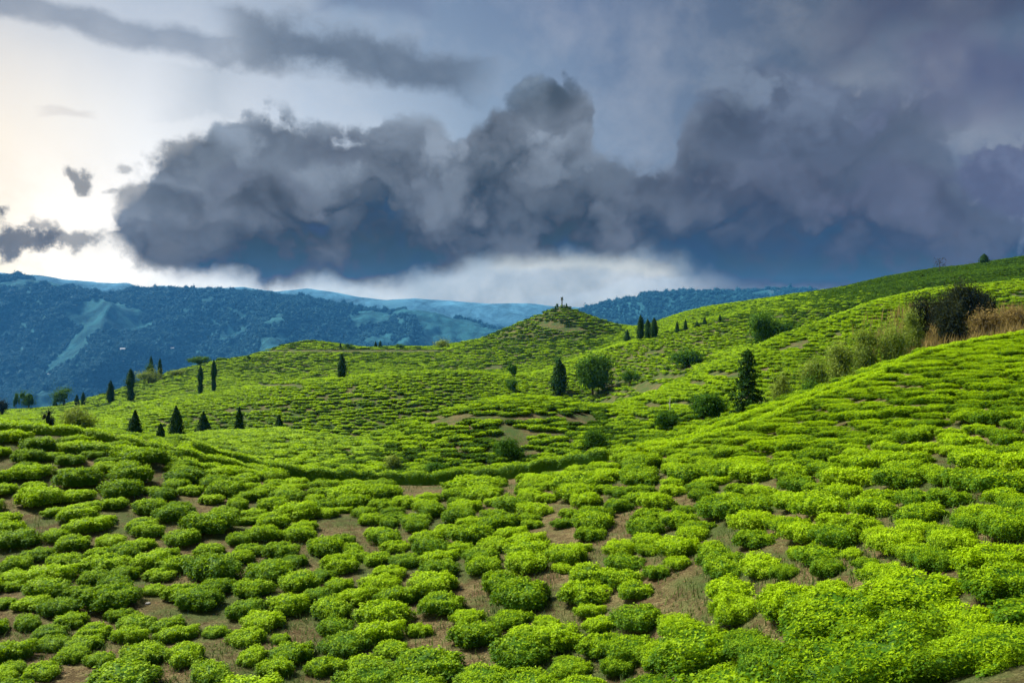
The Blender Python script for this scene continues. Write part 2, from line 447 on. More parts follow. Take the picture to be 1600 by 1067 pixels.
def empty(name, loc, rz=0.0):
    o = bpy.data.objects.new(name, None); COL.objects.link(o)
    o.location = loc; o.rotation_euler = (0, 0, rz); o.empty_display_size = 0.3
    return o


def tag(o, label=None, cat=None, group=None, kind=None):
    if label: o['label'] = label
    if cat: o['category'] = cat
    if group: o['group'] = group
    if kind: o['kind'] = kind
    return o


def hit(px, py, dmin=8.0, dmax=520.0):
    """where the line of sight through a picture point first meets the ground"""
    d = np.exp(np.linspace(math.log(dmin), math.log(dmax), 2200))
    x = (px - 800) / F * d
    z = hgt(x, d)
    ray = CZ - (py - HY) / F * d
    k = np.argmax(z >= ray)
    if z[k] < ray[k]:
        k = int(np.argmax((z - CZ) / d))       # above every ridge: stand it on the skyline
    return float(x[k]), float(d[k]), float(z[k])


def new_mat(name):
    m = bpy.data.materials.new(name); m.use_nodes = True
    nt = m.node_tree; nt.nodes.clear()
    out = nt.nodes.new('ShaderNodeOutputMaterial')
    return m, nt, out


def principled(nt, out, col, rough=0.8, spec=0.2, normal=None):
    b = nt.nodes.new('ShaderNodeBsdfPrincipled')
    inp(nt, b.inputs['Base Color'], col); inp(nt, b.inputs['Roughness'], rough)
    b.inputs['Specular IOR Level'].default_value = spec
    if normal is not None: nt.links.new(normal, b.inputs['Normal'])
    nt.links.new(b.outputs[0], out.inputs['Surface'])
    return b


def bump(nt, h, strength=0.5, dist=0.05):
    b = nt.nodes.new('ShaderNodeBump'); b.inputs['Strength'].default_value = strength; b.inputs['Distance'].default_value = dist
    inp(nt, b.inputs['Height'], h)
    return b.outputs[0]


# ------------------------------------------------------------------ ground materials
def soil_mat():
    m, nt, out = new_mat('hill_soil')
    geo = nt.nodes.new('ShaderNodeNewGeometry'); p = geo.outputs['Position']
    a = noise(nt, p, 0.35, 5, 0.6, 0.4); b = noise(nt, p, 2.6, 6, 0.65, 0.3); c = noise(nt, p, 22, 5, 0.7)
    A, B, C_ = X(nt, a.outputs['Fac']), X(nt, b.outputs['Fac']), X(nt, c.outputs['Fac'])
    soil = ramp(nt, C_ * 0.6 + B * 0.4, [(0.30, (0.034, 0.024, 0.010)), (0.50, (0.088, 0.063, 0.027)), (0.72, (0.175, 0.130, 0.058))])
    straw = ramp(nt, C_, [(0.3, (0.10, 0.075, 0.030)), (0.7, (0.32, 0.245, 0.125))])
    col = mixc(nt, (B * 0.7 + C_ * 0.5).smooth(0.54, 0.72) * 0.8, soil, straw)
    moss = ramp(nt, C_, [(0.3, (0.014, 0.035, 0.006)), (0.7, (0.06, 0.11, 0.02))])
    at = nt.nodes.new('ShaderNodeAttribute'); at.attribute_name = 'cover'
    cov = X(nt, at.outputs['Fac'])
    col = mixc(nt, ((A * 0.7 + B * 0.5).smooth(0.50, 0.72) * 0.8 + cov).sat(), col, moss)
    principled(nt, out, col, 0.95, 0.1, bump(nt, B * 0.6 + C_ * 0.5, 0.9, 0.12))
    return m


M_SOIL = soil_mat()
# one sheet for all the near hills
rows = np.concatenate([np.linspace(-40, 8, 40), np.exp(np.linspace(math.log(8.25), math.log(70), 380)), np.exp(np.linspace(math.log(70.5), math.log(995), 420))])
NUg = 520
uu = np.linspace(-1.35, 1.35, NUg)
uu = np.sign(uu) * np.abs(uu) ** 1.25
gy = rows[None, :].repeat(NUg, 0)
gx = uu[:, None] * np.maximum(np.maximum(gy, 30 + 0 * gy) * 1.0, 0) * 1.15
gz = hgt(gx, gy)
cover = np.clip((gy - 55) / 80, 0, 1) * 0.30
tea_ground = mesh_obj('ground', np.stack([gx, gy, gz], -1).reshape(-1, 3), quads(NUg, len(rows)), M_SOIL, smooth=True, attrs={'cover': cover.ravel()})
tag(tea_ground, 'brown earth and thin grass of the terraced tea hills', kind='structure')


# ------------------------------------------------------------------ far mountains
def forest_ground_mat(name, base, lite, earth, scale):
    m, nt, out = new_mat(name)
    geo = nt.nodes.new('ShaderNodeNewGeometry'); p = geo.outputs['Position']
    a = noise(nt, p, 0.006 * scale, 6, 0.62, 0.6); b = noise(nt, p, 0.03 * scale, 6, 0.7, 0.3); c = noise(nt, p, 0.0022 * scale, 4, 0.55, 0.8)
    A, B, C_ = X(nt, a.outputs['Fac']), X(nt, b.outputs['Fac']), X(nt, c.outputs['Fac'])
    col = ramp(nt, B, [(0.32, tuple(v * 0.35 for v in base)), (0.52, base), (0.70, tuple(v * 1.7 for v in base))])
    col = mixc(nt, (A * 0.8 + B * 0.5).smooth(0.69, 0.80), col, lite)
    col = mixc(nt, (C_ * 0.9 + A * 0.5 + B * 0.15).smooth(0.86, 0.93) * 0.8, col, earth)
    principled(nt, out, col, 0.95, 0.05, bump(nt, B, 1.0, 10.0))
    return m


MS = 2.5


def mountain(name, label, rows_dy, mat, nx, ny, amp, nseed, xr=(-500, 2100), wl=420.0):
    """rows_dy: ridge lines from foot to crest and down the far side, each (distance, [(px,row)...])"""
    us = np.linspace(xr[0], xr[1], nx)
    D = np.array([np.full(nx, r[0], float) if not isinstance(r[0], list) else np.interp(us, *np.array(r[0], float).T) for r in rows_dy])
    Y = np.array([np.interp(us, *np.array(r[1], float).T) for r in rows_dy])
    D = D * MS; amp = amp * MS; wl = wl * MS
    ci = len(rows_dy) - 2
    t = np.linspace(0, len(rows_dy) - 1, ny)
    out = np.zeros((nx, ny, 3))
    for i in range(nx):
        Zk = CZ - (Y[:, i] - HY) / F * D[:, i]
        d = np.interp(t, np.arange(len(rows_dy)), D[:, i])
        z = pchip(D[:, i], Zk, d)
        out[i, :, 0] = (us[i] - 800) / F * d; out[i, :, 1] = d; out[i, :, 2] = z
    x, y = out[..., 0], out[..., 1]
    rid = 1 - np.abs(fbm(x / wl, y / (wl * 1.7), 5, nseed, 0.5)) * 3.2
    w = np.clip((ci - t) / 0.55, 0, 1)[None] * np.clip(t / 0.5, 0, 1)[None]
    w = np.where(t[None] > ci, 0.0, w)
    out[..., 2] += (rid - 0.45) * amp * w
    out[..., 2] += fbm(x / (wl * 0.13), y / (wl * 0.13), 4, nseed + 3, 0.6) * amp * 0.16 * np.clip(t / 0.5, 0, 1)[None]
    o = mesh_obj(name, out.reshape(-1, 3), quads(nx, ny), mat, smooth=True)
    tag(o, label, kind='structure')
    return out, t, ci


M_FOR1 = forest_ground_mat('hazed_wooded_slope_near', (0.018, 0.076, 0.084), (0.026, 0.098, 0.100), (0.05, 0.088, 0.10), 0.5)  # part of the distance haze is painted into this blue slope colour
M_FOR2 = forest_ground_mat('hazed_wooded_slope_far', (0.062, 0.165, 0.235), (0.066, 0.175, 0.235), (0.08, 0.165, 0.22), 0.3)  # paler far ridge: stronger haze tint built into the colour
left_sky = [(-500, 405), (-150, 420), (0, 434), (25, 432), (60, 439), (110, 451), (140, 457), (170, 461), (200, 455), (260, 455), (330, 455), (400, 459), (440, 464), (500, 475), (560, 485), (610, 488), (630, 486), (680, 489), (720, 503), (780, 517), (900, 560), (1100, 610)]
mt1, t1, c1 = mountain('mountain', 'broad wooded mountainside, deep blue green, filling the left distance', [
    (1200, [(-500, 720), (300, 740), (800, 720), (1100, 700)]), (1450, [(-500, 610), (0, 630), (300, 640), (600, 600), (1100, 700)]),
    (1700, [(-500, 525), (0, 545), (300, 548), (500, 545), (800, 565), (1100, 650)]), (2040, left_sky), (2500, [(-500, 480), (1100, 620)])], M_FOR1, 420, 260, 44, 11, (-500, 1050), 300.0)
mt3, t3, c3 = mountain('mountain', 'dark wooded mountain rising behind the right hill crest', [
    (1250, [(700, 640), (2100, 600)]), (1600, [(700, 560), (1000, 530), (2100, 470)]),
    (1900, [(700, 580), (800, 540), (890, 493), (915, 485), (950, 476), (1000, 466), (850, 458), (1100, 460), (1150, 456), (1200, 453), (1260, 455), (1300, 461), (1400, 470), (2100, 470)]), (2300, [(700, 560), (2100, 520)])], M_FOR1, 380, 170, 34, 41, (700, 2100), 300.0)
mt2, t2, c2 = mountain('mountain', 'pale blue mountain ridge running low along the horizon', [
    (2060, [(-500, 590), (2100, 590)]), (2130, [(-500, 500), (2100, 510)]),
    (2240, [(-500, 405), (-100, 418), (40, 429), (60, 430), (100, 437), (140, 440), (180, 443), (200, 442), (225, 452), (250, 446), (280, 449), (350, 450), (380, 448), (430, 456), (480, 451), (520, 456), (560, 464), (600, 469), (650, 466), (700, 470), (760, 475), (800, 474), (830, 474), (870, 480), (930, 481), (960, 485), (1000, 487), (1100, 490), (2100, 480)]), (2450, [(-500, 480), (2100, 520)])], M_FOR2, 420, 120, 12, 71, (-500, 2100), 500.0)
# valley floor under everything
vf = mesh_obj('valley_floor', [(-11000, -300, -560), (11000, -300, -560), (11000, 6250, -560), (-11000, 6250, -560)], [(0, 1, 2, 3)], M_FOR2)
tag(vf, 'valley land far below the hills', kind='structure')


# ------------------------------------------------------------------ leaves and bushes
def leaf_mat(name, mature, young, old, trans=0.35, var=0.5, rough=0.62):
    """leaf colour: young shoots, mature leaves and a few old ones; every plant has its own tone"""
    m, nt, out = new_mat(name)
    at = nt.nodes.new('ShaderNodeAttribute'); at.attribute_name = 'age'
    age = X(nt, at.outputs['Fac'])                                   # 0 mature .. 1 young shoot
    oi = nt.nodes.new('ShaderNodeObjectInfo')
    rnd = X(nt, oi.outputs['Random'])
    pn = noise(nt, oi.outputs['Location'], 0.045, 3, 0.6); P = X(nt, pn.outputs['Fac']) - 0.5
    geo = nt.nodes.new('ShaderNodeNewGeometry')
    isl = X(nt, geo.outputs['Random Per Island'])
    base = mixc(nt, (age + (isl - 0.5) * 0.75 + (rnd - 0.5) * 1.1 * var + P * 1.6 * var).sat(), mature, young)
    base = mixc(nt, (isl * 0.6 + rnd * 0.5 * var).smooth(0.86, 1.0) * 0.7, base, old)
    d = nt.nodes.new('ShaderNodeBsdfPrincipled')
    inp(nt, d.inputs['Base Color'], base); d.inputs['Roughness'].default_value = rough
    d.inputs['Specular IOR Level'].default_value = 0.14 if trans > 0.3 else 0.04
    if trans:
        t = nt.nodes.new('ShaderNodeBsdfTranslucent'); inp(nt, t.inputs['Color'], mixc(nt, 0.5, base, young))
        mx = nt.nodes.new('ShaderNodeMixShader'); mx.inputs[0].default_value = trans
        nt.links.new(d.outputs[0], mx.inputs[1]); nt.links.new(t.outputs[0], mx.inputs[2])
        nt.links.new(mx.outputs[0], out.inputs['Surface'])
    else:
        nt.links.new(d.outputs[0], out.inputs['Surface'])
    return m


def bark_mat(name, a, b):
    m, nt, out = new_mat(name)
    geo = nt.nodes.new('ShaderNodeNewGeometry'); n = noise(nt, geo.outputs['Position'], 9, 5, 0.7)
    F_ = X(nt, n.outputs['Fac'])
    principled(nt, out, ramp(nt, F_, [(0.3, a), (0.7, b)]), 0.9, 0.1, bump(nt, F_, 0.8, 0.03))
    return m


M_TEA = leaf_mat('tea_leaves', (0.050, 0.140, 0.003), (0.370, 0.555, 0.002), (0.26, 0.20, 0.03), 0.36, 0.75)
M_TEA_SHADED_DULL = leaf_mat('shaded_dull_tea_leaves', (0.022, 0.062, 0.003), (0.088, 0.180, 0.005), (0.07, 0.055, 0.014), 0.2)  # darker tea: painted shade on right hill and knoll, plus duller fields
M_STEM = bark_mat('tea_wood', (0.035, 0.026, 0.018), (0.13, 0.105, 0.08))
M_CON = leaf_mat('conifer_needles', (0.012, 0.042, 0.006), (0.045, 0.110, 0.012), (0.04, 0.05, 0.014), 0.15, 0.3)
M_BROAD = leaf_mat('broad_leaves', (0.024, 0.085, 0.006), (0.110, 0.230, 0.012), (0.06, 0.08, 0.02), 0.25, 0.3)
M_WOOD = leaf_mat('hazed_forest_leaves', (0.016, 0.080, 0.100), (0.030, 0.125, 0.130), (0.036, 0.10, 0.10), 0.0, 0.5)  # far crowns carry some of the blue haze in their leaf colour
M_PALE = leaf_mat('yellowish_shrub_leaves', (0.11, 0.18, 0.014), (0.30, 0.38, 0.045), (0.27, 0.22, 0.07), 0.35, 0.4)
M_DARK = leaf_mat('dark_shrub_leaves', (0.014, 0.022, 0.008), (0.040, 0.050, 0.014), (0.060, 0.040, 0.014), 0.15, 0.3)
M_STRAW = leaf_mat('dry_grass_blades', (0.16, 0.115, 0.030), (0.34, 0.26, 0.09), (0.30, 0.14, 0.035), 0.3, 0.3)
M_GRASS = leaf_mat('short_grass_blades', (0.045, 0.085, 0.016), (0.11, 0.17, 0.035), (0.22, 0.17, 0.08), 0.3, 0.4)
M_TRUNK = bark_mat('tree_bark', (0.035, 0.028, 0.020), (0.12, 0.095, 0.07))


def leaves_at(P, Nrm, size, rg, up=0.5, wid=0.5, jit=0.9, age=None, fold=True):
    """one folded, pointed leaf at each point; returns verts, faces(3), age"""
    n = len(P)
    nn = Nrm * (1 - up) + np.array([0, 0, 1.0]) * up + rg.normal(0, jit * 0.45, (n, 3))
    nn /= np.linalg.norm(nn, axis=1)[:, None] + 1e-9
    t = rg.normal(0, 1, (n, 3)); t -= (t * nn).sum(1)[:, None] * nn
    t /= np.linalg.norm(t, axis=1)[:, None] + 1e-9
    b = np.cross(nn, t)
    s = (size * rg.uniform(0.65, 1.35, n))[:, None]
    v = np.stack([P - t * s * 0.5, P + b * s * wid * 0.5 + nn * s * 0.10, P + t * s * 0.5, P - b * s * wid * 0.5 + nn * s * 0.10], 1)
    k = (np.arange(n) * 4)[:, None]
    f = np.concatenate([k + np.array([0, 1, 2]), k + np.array([0, 2, 3])], 0)
    return v.reshape(-1, 3), f, (np.repeat(age, 4) if age is not None else np.zeros(n * 4))


def dome(ntheta, nphi, seed, rough=0.25, freq=2.3, flat=0.72, squash=0.9, low=-0.55):
    """lumpy flat-topped body of a clipped bush, unit width, height about 0.5: points on phi x theta"""
    th = np.linspace(0, 2 * math.pi, ntheta, endpoint=False)
    ph = np.linspace(low, math.pi / 2, nphi)
    T, Pp = np.meshgrid(th, ph, indexing='ij')
    return T, Pp, dome_pt(T, Pp, seed, rough, freq, flat)


def dome_pt(T, Pp, seed, rough=0.25, freq=2.3, flat=0.72):
    c, s = np.cos(Pp), np.sin(Pp)
    r = np.abs(c) ** 0.75 * 0.5
    z = 0.24 + np.where(s > 0, np.abs(s) ** 0.8 * 0.26, -np.abs(s) ** 1.1 * 0.36)
    wob = 1 + fbm(np.cos(T) * 1.2 + seed * 3.7, np.sin(T) * 1.2 + seed * 1.3, 3, seed) * 0.75
    lump = fbm(np.cos(T) * c * freq * 1.6 + seed * 5.1, np.sin(T) * c * freq * 1.6 + s * 1.7, 3, seed + 50)
    r = r * wob * (1 + lump * rough)
    z = z + lump * rough * 0.75 * np.clip(s + 0.3, 0, 1)
    return np.stack([r * np.cos(T), r * np.sin(T), z], -1)


def bush_mesh(name, seed, nleaf, lsize, core=(20, 9), link=False):
    rg = np.random.default_rng(seed)
    # inner twiggy mass so that one cannot see through
    nt_, np_ = core
    T, Pp, V = dome(nt_, np_, seed)
    V = (V - np.array([0, 0, 0.22])) * (0.82 if nleaf else 1.0) + np.array([0, 0, 0.22])
    vi = np.arange(nt_ * np_).reshape(nt_, np_)
    v2 = np.roll(vi, -1, 0)
    f = np.concatenate([np.stack([vi[:, :-1], v2[:, :-1], v2[:, 1:]], -1).reshape(-1, 3), np.stack([vi[:, :-1], v2[:, 1:], vi[:, 1:]], -1).reshape(-1, 3)])
    verts, faces, ages = [V.reshape(-1, 3)], [f], [np.clip(np.sin(Pp).ravel() * 0.5, 0, 1) * (1.0 if nleaf < 500 else 0.2)]
    if nleaf:
        u = rg.uniform(0, 1, nleaf)
        ph = np.arcsin(np.clip(-0.42 + 1.42 * u, -1, 1)); th = rg.uniform(0, 2 * math.pi, nleaf)
        P = dome_pt(th, ph, seed)
        e = 0.02
        nx = np.cross(dome_pt(th + e, ph, seed) - P, dome_pt(th, ph + e, seed) - P)
        nx /= np.linalg.norm(nx, axis=1)[:, None] + 1e-9
        P = P + nx * rg.normal(-0.012, 0.030, nleaf)[:, None]
        # young shoots stand on the plucked top, older leaves hang on the flanks
        age = np.clip(0.02 + 0.72 * np.clip(np.sin(ph) * 1.25, 0, 1) + rg.normal(0, 0.16, nleaf), 0, 1)
        v, f2, a = leaves_at(P, nx, lsize, rg, 0.35, 0.55, 0.9, age)
        verts.append(v); faces.append(f2 + len(verts[0])); ages.append(a)
    me = mesh_obj(name, np.concatenate(verts), np.concatenate(faces), M_TEA, link=False, attrs={'age': np.concatenate(ages)})
    return me


def stem_mesh(seed):
    rg = np.random.default_rng(seed); vs, fs = [], []
    for k in range(7):
        a = rg.uniform(0, 2 * math.pi); b0 = np.array([math.cos(a) * 0.03, math.sin(a) * 0.03, -0.12]); b1 = np.array([math.cos(a) * 0.10, math.sin(a) * 0.10, 0.08]); b2 = np.array([math.cos(a) * 0.26, math.sin(a) * 0.26, 0.24])
        base = len(vs) * 1
        ring = []
        for c, r in ((b0, 0.020), (b1, 0.015), (b2, 0.008)):
            for q in range(4):
                t = q * math.pi / 2
                ring.append(c + np.array([math.cos(t) * r, math.sin(t) * r, 0]))
        o = sum(len(v) for v in vs)
        vs.append(np.array(ring))
        for j in range(2):
            for q in range(4):
                i0, i1 = o + j * 4 + q, o + j * 4 + (q + 1) % 4
                fs.append((i0, i1, i1 + 4, i0 + 4))
    return mesh_obj('stem', np.concatenate(vs), np.array(fs), M_STEM, link=False)


NEARESTV = [bush_mesh('foliage', 150 + i, 22000, 0.026) for i in range(2)]
CLOSEV = [bush_mesh('foliage', 130 + i, 9000, 0.040) for i in range(4)]
NEARV = [bush_mesh('foliage', 100 + i, 4600, 0.054) for i in range(8)]
STEMV = [stem_mesh(i).data for i in range(4)]
# ------------------------------------------------------------------ where the tea bushes stand
BARE = [(60, 815, 60, 18), (235, 950, 50, 20), (292, 966, 22, 13), (150, 955, 20, 12), (25, 985, 30, 24), (520, 820, 36, 18), (650, 764, 60, 14), (800, 757, 26, 18),
        (630, 905, 22, 24), (482, 1000, 36, 22), (862, 842, 34, 34), (870, 905, 30, 18), (848, 935, 25, 18), (1080, 915, 62, 24), (1060, 938, 52, 26), (1208, 842, 30, 34),
        (1215, 760, 26, 18), (1130, 812, 22, 10), (1180, 862, 42, 14), (1290, 765, 15, 14), (1390, 767, 50, 11), (1580, 742, 26, 12), (1020, 714, 46, 7), (75, 742, 20, 11),
        (285, 700, 40, 9), (5, 790, 30, 20), (320, 787, 16, 11), (480, 757, 18, 9), (1150, 868, 30, 12), (1300, 658, 14, 5), (1480, 668, 40, 7), (930, 868, 16, 14), (760, 905, 10, 8),
        (1010, 890, 30, 12), (25, 700, 25, 10), (560, 1062, 40, 10), (1360, 545 + 60, 20, 4), (1220, 690, 20, 5)]
HAND = """53,781,68 45,740,60 123,751,68 105,720,45 62,697,58 39,716,48 207,744,66 184,767,66 178,789,44 145,791,34 164,730,42 219,714,72 289,744,70 256,773,48 231,795,52
326,754,56 352,767,60 328,781,40 414,767,44 420,746,48 465,757,42 277,804,62 352,802,50 426,789,50 461,802,64 371,789,40 137,822,62 117,849,52 98,879,52 25,845,64 23,883,52
170,845,42 231,830,52 199,865,56 324,822,80 369,843,42 291,841,56 324,859,42 410,834,52 465,834,52 277,884,56 234,880,60 434,861,58 504,857,60 547,857,40 332,892,84 373,873,46
428,896,80 526,884,60 578,812,40 184,914,54 145,904,46 66,920,72 23,916,40 8,943,40 90,951,58 43,974,46 113,970,46 78,1006,50 152,988,52 184,963,40 203,994,52 262,976,52 242,920,36
313,939,70 340,986,40 391,923,60 383,955,60 391,994,60 446,947,62 512,951,70 469,912,60 535,916,46 442,998,32 293,1025,66 223,1025,70 160,1029,44 16,1045,40 59,1049,58 109,1025,50
329,1052,70 543,1009,70 512,1041,58 434,1045,60 395,1025,54 545,772,70 600,770,60 535,797,28 606,816,40 735,757,80 758,773,58 711,773,46 676,799,46 715,806,54 738,838,68 774,806,44
668,857,64 606,842,58 649,822,40 637,877,46 590,873,46 688,892,62 592,916,64 778,853,50 754,885,58 817,881,66 781,912,70 821,931,92 695,943,72 731,963,50 598,963,84 652,986,42
617,1014,52 734,994,82 805,1017,100 875,1002,78 828,820,36 836,797,54 828,775,50 844,752,52 910,752,88 922,818,66 918,785,54 887,802,36 969,791,42 965,769,40 1004,826,66 904,857,38
967,857,58 1012,861,40 1024,787,56 1047,767,44 1067,798,38 879,888,36 926,900,72 973,908,62 1063,880,42 1028,896,44 1082,838,46 1008,726,66 922,955,44 852,970,42 1004,966,80
1059,982,72 965,1041,60 1137,783,54 1189,783,50 1094,773,42 1176,816,76 1248,757,60 1332,752,80 1287,793,82 1084,836,54 1113,857,48 1258,834,74 1246,865,42 1338,820,62 1377,840,60
1367,795,70 1442,806,82 1524,814,80 1512,752,86 1574,779,62 1520,718,74 1414,742,44 1457,738,46 1074,740,78 1141,738,58 1130,890,70 1190,885,78 1225,895,50 1145,955,86 1289,892,62
1223,927,68 1305,923,64 1391,900,84 1332,865,40 1352,880,42 1437,865,70 1504,853,78"""
rg = np.random.default_rng(7)


def to_px(x, y, z):
    return 800 + F * x / y, HY - F * (z - CZ) / y


class Grid:
    def __init__(s, c): s.c, s.g = c, {}
    def near(s, x, y, r):
        k = int(r / s.c) + 1; i, j = int(x // s.c), int(y // s.c)
        for a in range(i - k, i + k + 1):
            for b in range(j - k, j + k + 1):
                yield from s.g.get((a, b), ())
    def add(s, x, y, w): s.g.setdefault((int(x // s.c), int(y // s.c)), []).append((x, y, w))


G_ = Grid(2.0)
BUSH = []          # x, y, z, width, stretch, height, angle


def row_dir(px, d):
    """direction in which the planting rows run"""
    if d > 36: return math.radians(12)
    t = min(max((px - 500) / 900, 0), 1)
    return math.radians(58 - 22 * t) * (1 - 0.75 * min(max((d - 20) / 16, 0), 1) * min(max((px - 900) / 400, 0), 1))


for tok in HAND.split():
    px, py, w = map(float, tok.split(','))
    x, y, z = hit(px, py + w * 0.13, 8, 60)
    w = w / F * y * 0.92
    BUSH.append((x, y, z, w, rg.uniform(0.95, 1.1), rg.uniform(0.95, 1.2), rg.uniform(0, 6.28)))
    G_.add(x, y, w)


def bare(px, py):
    return any(((px - a) / c) ** 2 + ((py - b) / d_) ** 2 < 1 for a, b, c, d_ in BARE)


uC = lambda px, k: float(np.interp(px, UG, KD[k]))
# fill the slope between them, denser towards the lower right corner
tries = 0
xs = rg.uniform(-1, 1, 60000); ys = rg.uniform(0, 1, 60000)
for k in range(60000):
    d = math.exp(math.log(7.4) + ys[k] * (math.log(64) - math.log(7.4)))
    if rg.uniform() > (d / 64) ** 0.7 + 0.25: continue
    px = 800 + xs[k] * 1000
    x = (px - 800) / F * d
    dc = uC(px, 3)
    if d > dc - (3.6 if 440 < px < 985 else 1.2): continue
    z = float(hgt(x, d)); p_, q_ = to_px(x, d, z)
    if q_ > 1400 or bare(p_, q_ - 6): continue
    right = min(max((px - 900) / 400, 0), 1)
    near_dense = min(max((px - 700) / 500, 0), 1) * min(max((q_ - 850 - (1600 - px) * 0.13) / 60, 0), 1)
    upper = 1 if (d > 30 and px > 1150) else 0
    w = rg.uniform(0.70, 1.30) if not upper else rg.uniform(0.62, 1.05)
    st_ = 1.0 + (0.5 + 0.8 * rg.uniform()) * max(upper, near_dense * 0.6) + rg.uniform(0, 0.25)
    ang = row_dir(px, d)
    ca, sa = math.cos(ang), math.sin(ang)
    ok = True
    for (bx, by, bw) in G_.near(x, d, 2.4):
        ax, ay = bx - x, by - d
        al, ac = ax * ca + ay * sa, -ax * sa + ay * ca
        loose = 0.11 * (1 - near_dense) * (1 - upper); dens = 0.80 - 0.16 * near_dense - 0.06 * upper + loose
        if (al / ((w * st_ + bw) * 0.5 * dens)) ** 2 + (ac / ((w + bw) * 0.5 * (0.92 - 0.24 * near_dense - 0.04 * upper + loose))) ** 2 < 1: ok = False; break
    if not ok: continue
    BUSH.append((x, d, z, w, st_, rg.uniform(0.85, 1.15), ang + rg.normal(0, 0.12)))
    G_.add(x, d, w * (1 + st_) * 0.5)
N_FG = len(BUSH)
print('foreground bushes', N_FG)


# rows on the hills behind: they follow the ridge lines
def rows_between(k0, k1, spacing, width, stretch=(1.0, 1.6), keep=0.93, px0=-250, px1=1850, t0=0.0, t1=1.0, jit=0.22):
    n = max(2, int(np.percentile(KD[k1] - KD[k0], 60) * (t1 - t0) / spacing))
    out = []
    for j in range(n):
        t = t0 + (t1 - t0) * (j + 0.5) / n
        dl = KD[k0] + (KD[k1] - KD[k0]) * t
        xl = (UG - 800) / F * dl
        seg = np.hypot(np.diff(xl), np.diff(dl)); s = np.concatenate([[0], np.cumsum(seg)])
        pos = rg.uniform(0, 1)
        while pos < s[-1]:
            wv = width * rg.uniform(0.8, 1.2); stv = rg.uniform(*stretch)
            px = np.interp(pos, s, UG)
            if px0 < px < px1 and rg.uniform() < keep:
                i = np.searchsorted(s, pos) - 1
                i = min(max(i, 0), len(seg) - 1)
                an = math.atan2(dl[i + 1] - dl[i], xl[i + 1] - xl[i])
                out.append((np.interp(pos, s, xl) + rg.normal(0, jit * 0.4), np.interp(pos, s, dl) + rg.normal(0, jit), wv, stv, an + rg.normal(0, 0.15)))
            pos += wv * stv * rg.uniform(0.88, 1.08)
    return out


HILL_BARE = [(790, 654, 130, 5), (700, 660, 30, 4), (905, 655, 22, 9), (1015, 607, 24, 8), (1050, 590, 30, 5), (1130, 587, 30, 5), (1020, 635, 24, 5), (955, 630, 16, 5), (860, 508, 17, 6), (888, 515, 20, 4),
             (440, 603, 40, 2.5), (560, 549, 150, 2.2), (1090, 600, 18, 5), (1070, 632, 20, 5), (1000, 655, 20, 5), (820, 676, 22, 5)]


def add_hill(lst, hfac=0.95):
    a = np.array(lst)
    z = hgt(a[:, 0], a[:, 1])
    px, py = to_px(a[:, 0], a[:, 1], z)
    gap = fbm(a[:, 0] / 7.0, a[:, 1] / 7.0, 3, 31)
    for i in range(len(a)):
        if gap[i] > 0.50 or any(((px[i] - b[0]) / b[2]) ** 2 + ((py[i] - b[1]) / b[3]) ** 2 < 1 for b in HILL_BARE): continue
        BUSH.append((a[i, 0], a[i, 1], z[i], a[i, 2], a[i, 3], hfac * rg.uniform(0.85, 1.15), a[i, 4]))


add_hill(rows_between(3, 4, 1.5, 1.25, px0=950, t0=0.05))
add_hill(rows_between(4, 5, 1.45, 1.15, (1.0, 1.6), 0.92, jit=0.30))
add_hill(rows_between(5, 6, 1.5, 1.3, (1.0, 1.4), 0.96, jit=0.36))
add_hill(rows_between(6, 7, 1.5, 1.35, (1.0, 1.5), 0.97, jit=0.38))
add_hill(rows_between(7, 8, 1.7, 1.5, (1.0, 1.6), 0.97, jit=0.42))
add_hill(rows_between(8, 9, 1.9, 1.75, (1.0, 1.7), 0.97, jit=0.48))
add_hill(rows_between(9, 10, 2.2, 1.9, (1.1, 2.2), 0.96, t1=0.08))
BUSH = np.array(BUSH)
print('all bushes', len(BUSH))


def slope_rot(x, y):
    e = 0.4
    return -(hgt(x + e, y) - hgt(x - e, y)) / (2 * e), -(hgt(x, y + e) - hgt(x, y - e)) / (2 * e)


# the three hundred that show largest are objects of their own
bpx, bpy_ = to_px(BUSH[:, 0], BUSH[:, 1], BUSH[:, 2])
vis = (bpx > -20) & (bpx < 1620) & (bpy_ < 1090) & (np.arange(len(BUSH)) < N_FG)
size = BUSH[:, 3] * np.sqrt(BUSH[:, 4]) * F / BUSH[:, 1] * vis
order = np.argsort(-size)
own = set(order[:300].tolist())
SIZE_W = lambda w: 'small' if w < 1.0 else ('broad' if w > 1.5 else 'middling')


def words(v):
    v = int(round(v))
    ones = 'zero one two three four five six seven eight nine ten eleven twelve thirteen fourteen fifteen sixteen seventeen eighteen nineteen'.split()
    if v < 20: return ones[v]
    if v >= 100: return 'hundred'
    return ('twenty thirty forty fifty sixty seventy eighty ninety'.split())[v // 10 - 2] + ('-' + ones[v % 10] if v % 10 else '')


def place_of(px, py):
    return '%s percent across and %s percent down' % (words(px / 16), words(py / 10.67))


def near_what(px, py, w):
    for (a, b, c, d_) in BARE:
        if ((px - a) / (c + 45)) ** 2 + ((py - b) / (d_ + 30)) ** 2 < 1: return 'beside bare earth'
    if px > 1150 and py > 930: return 'in dense canopy'
    if py < 700 and px > 1150: return 'on right slope'
    return 'among neighbours'


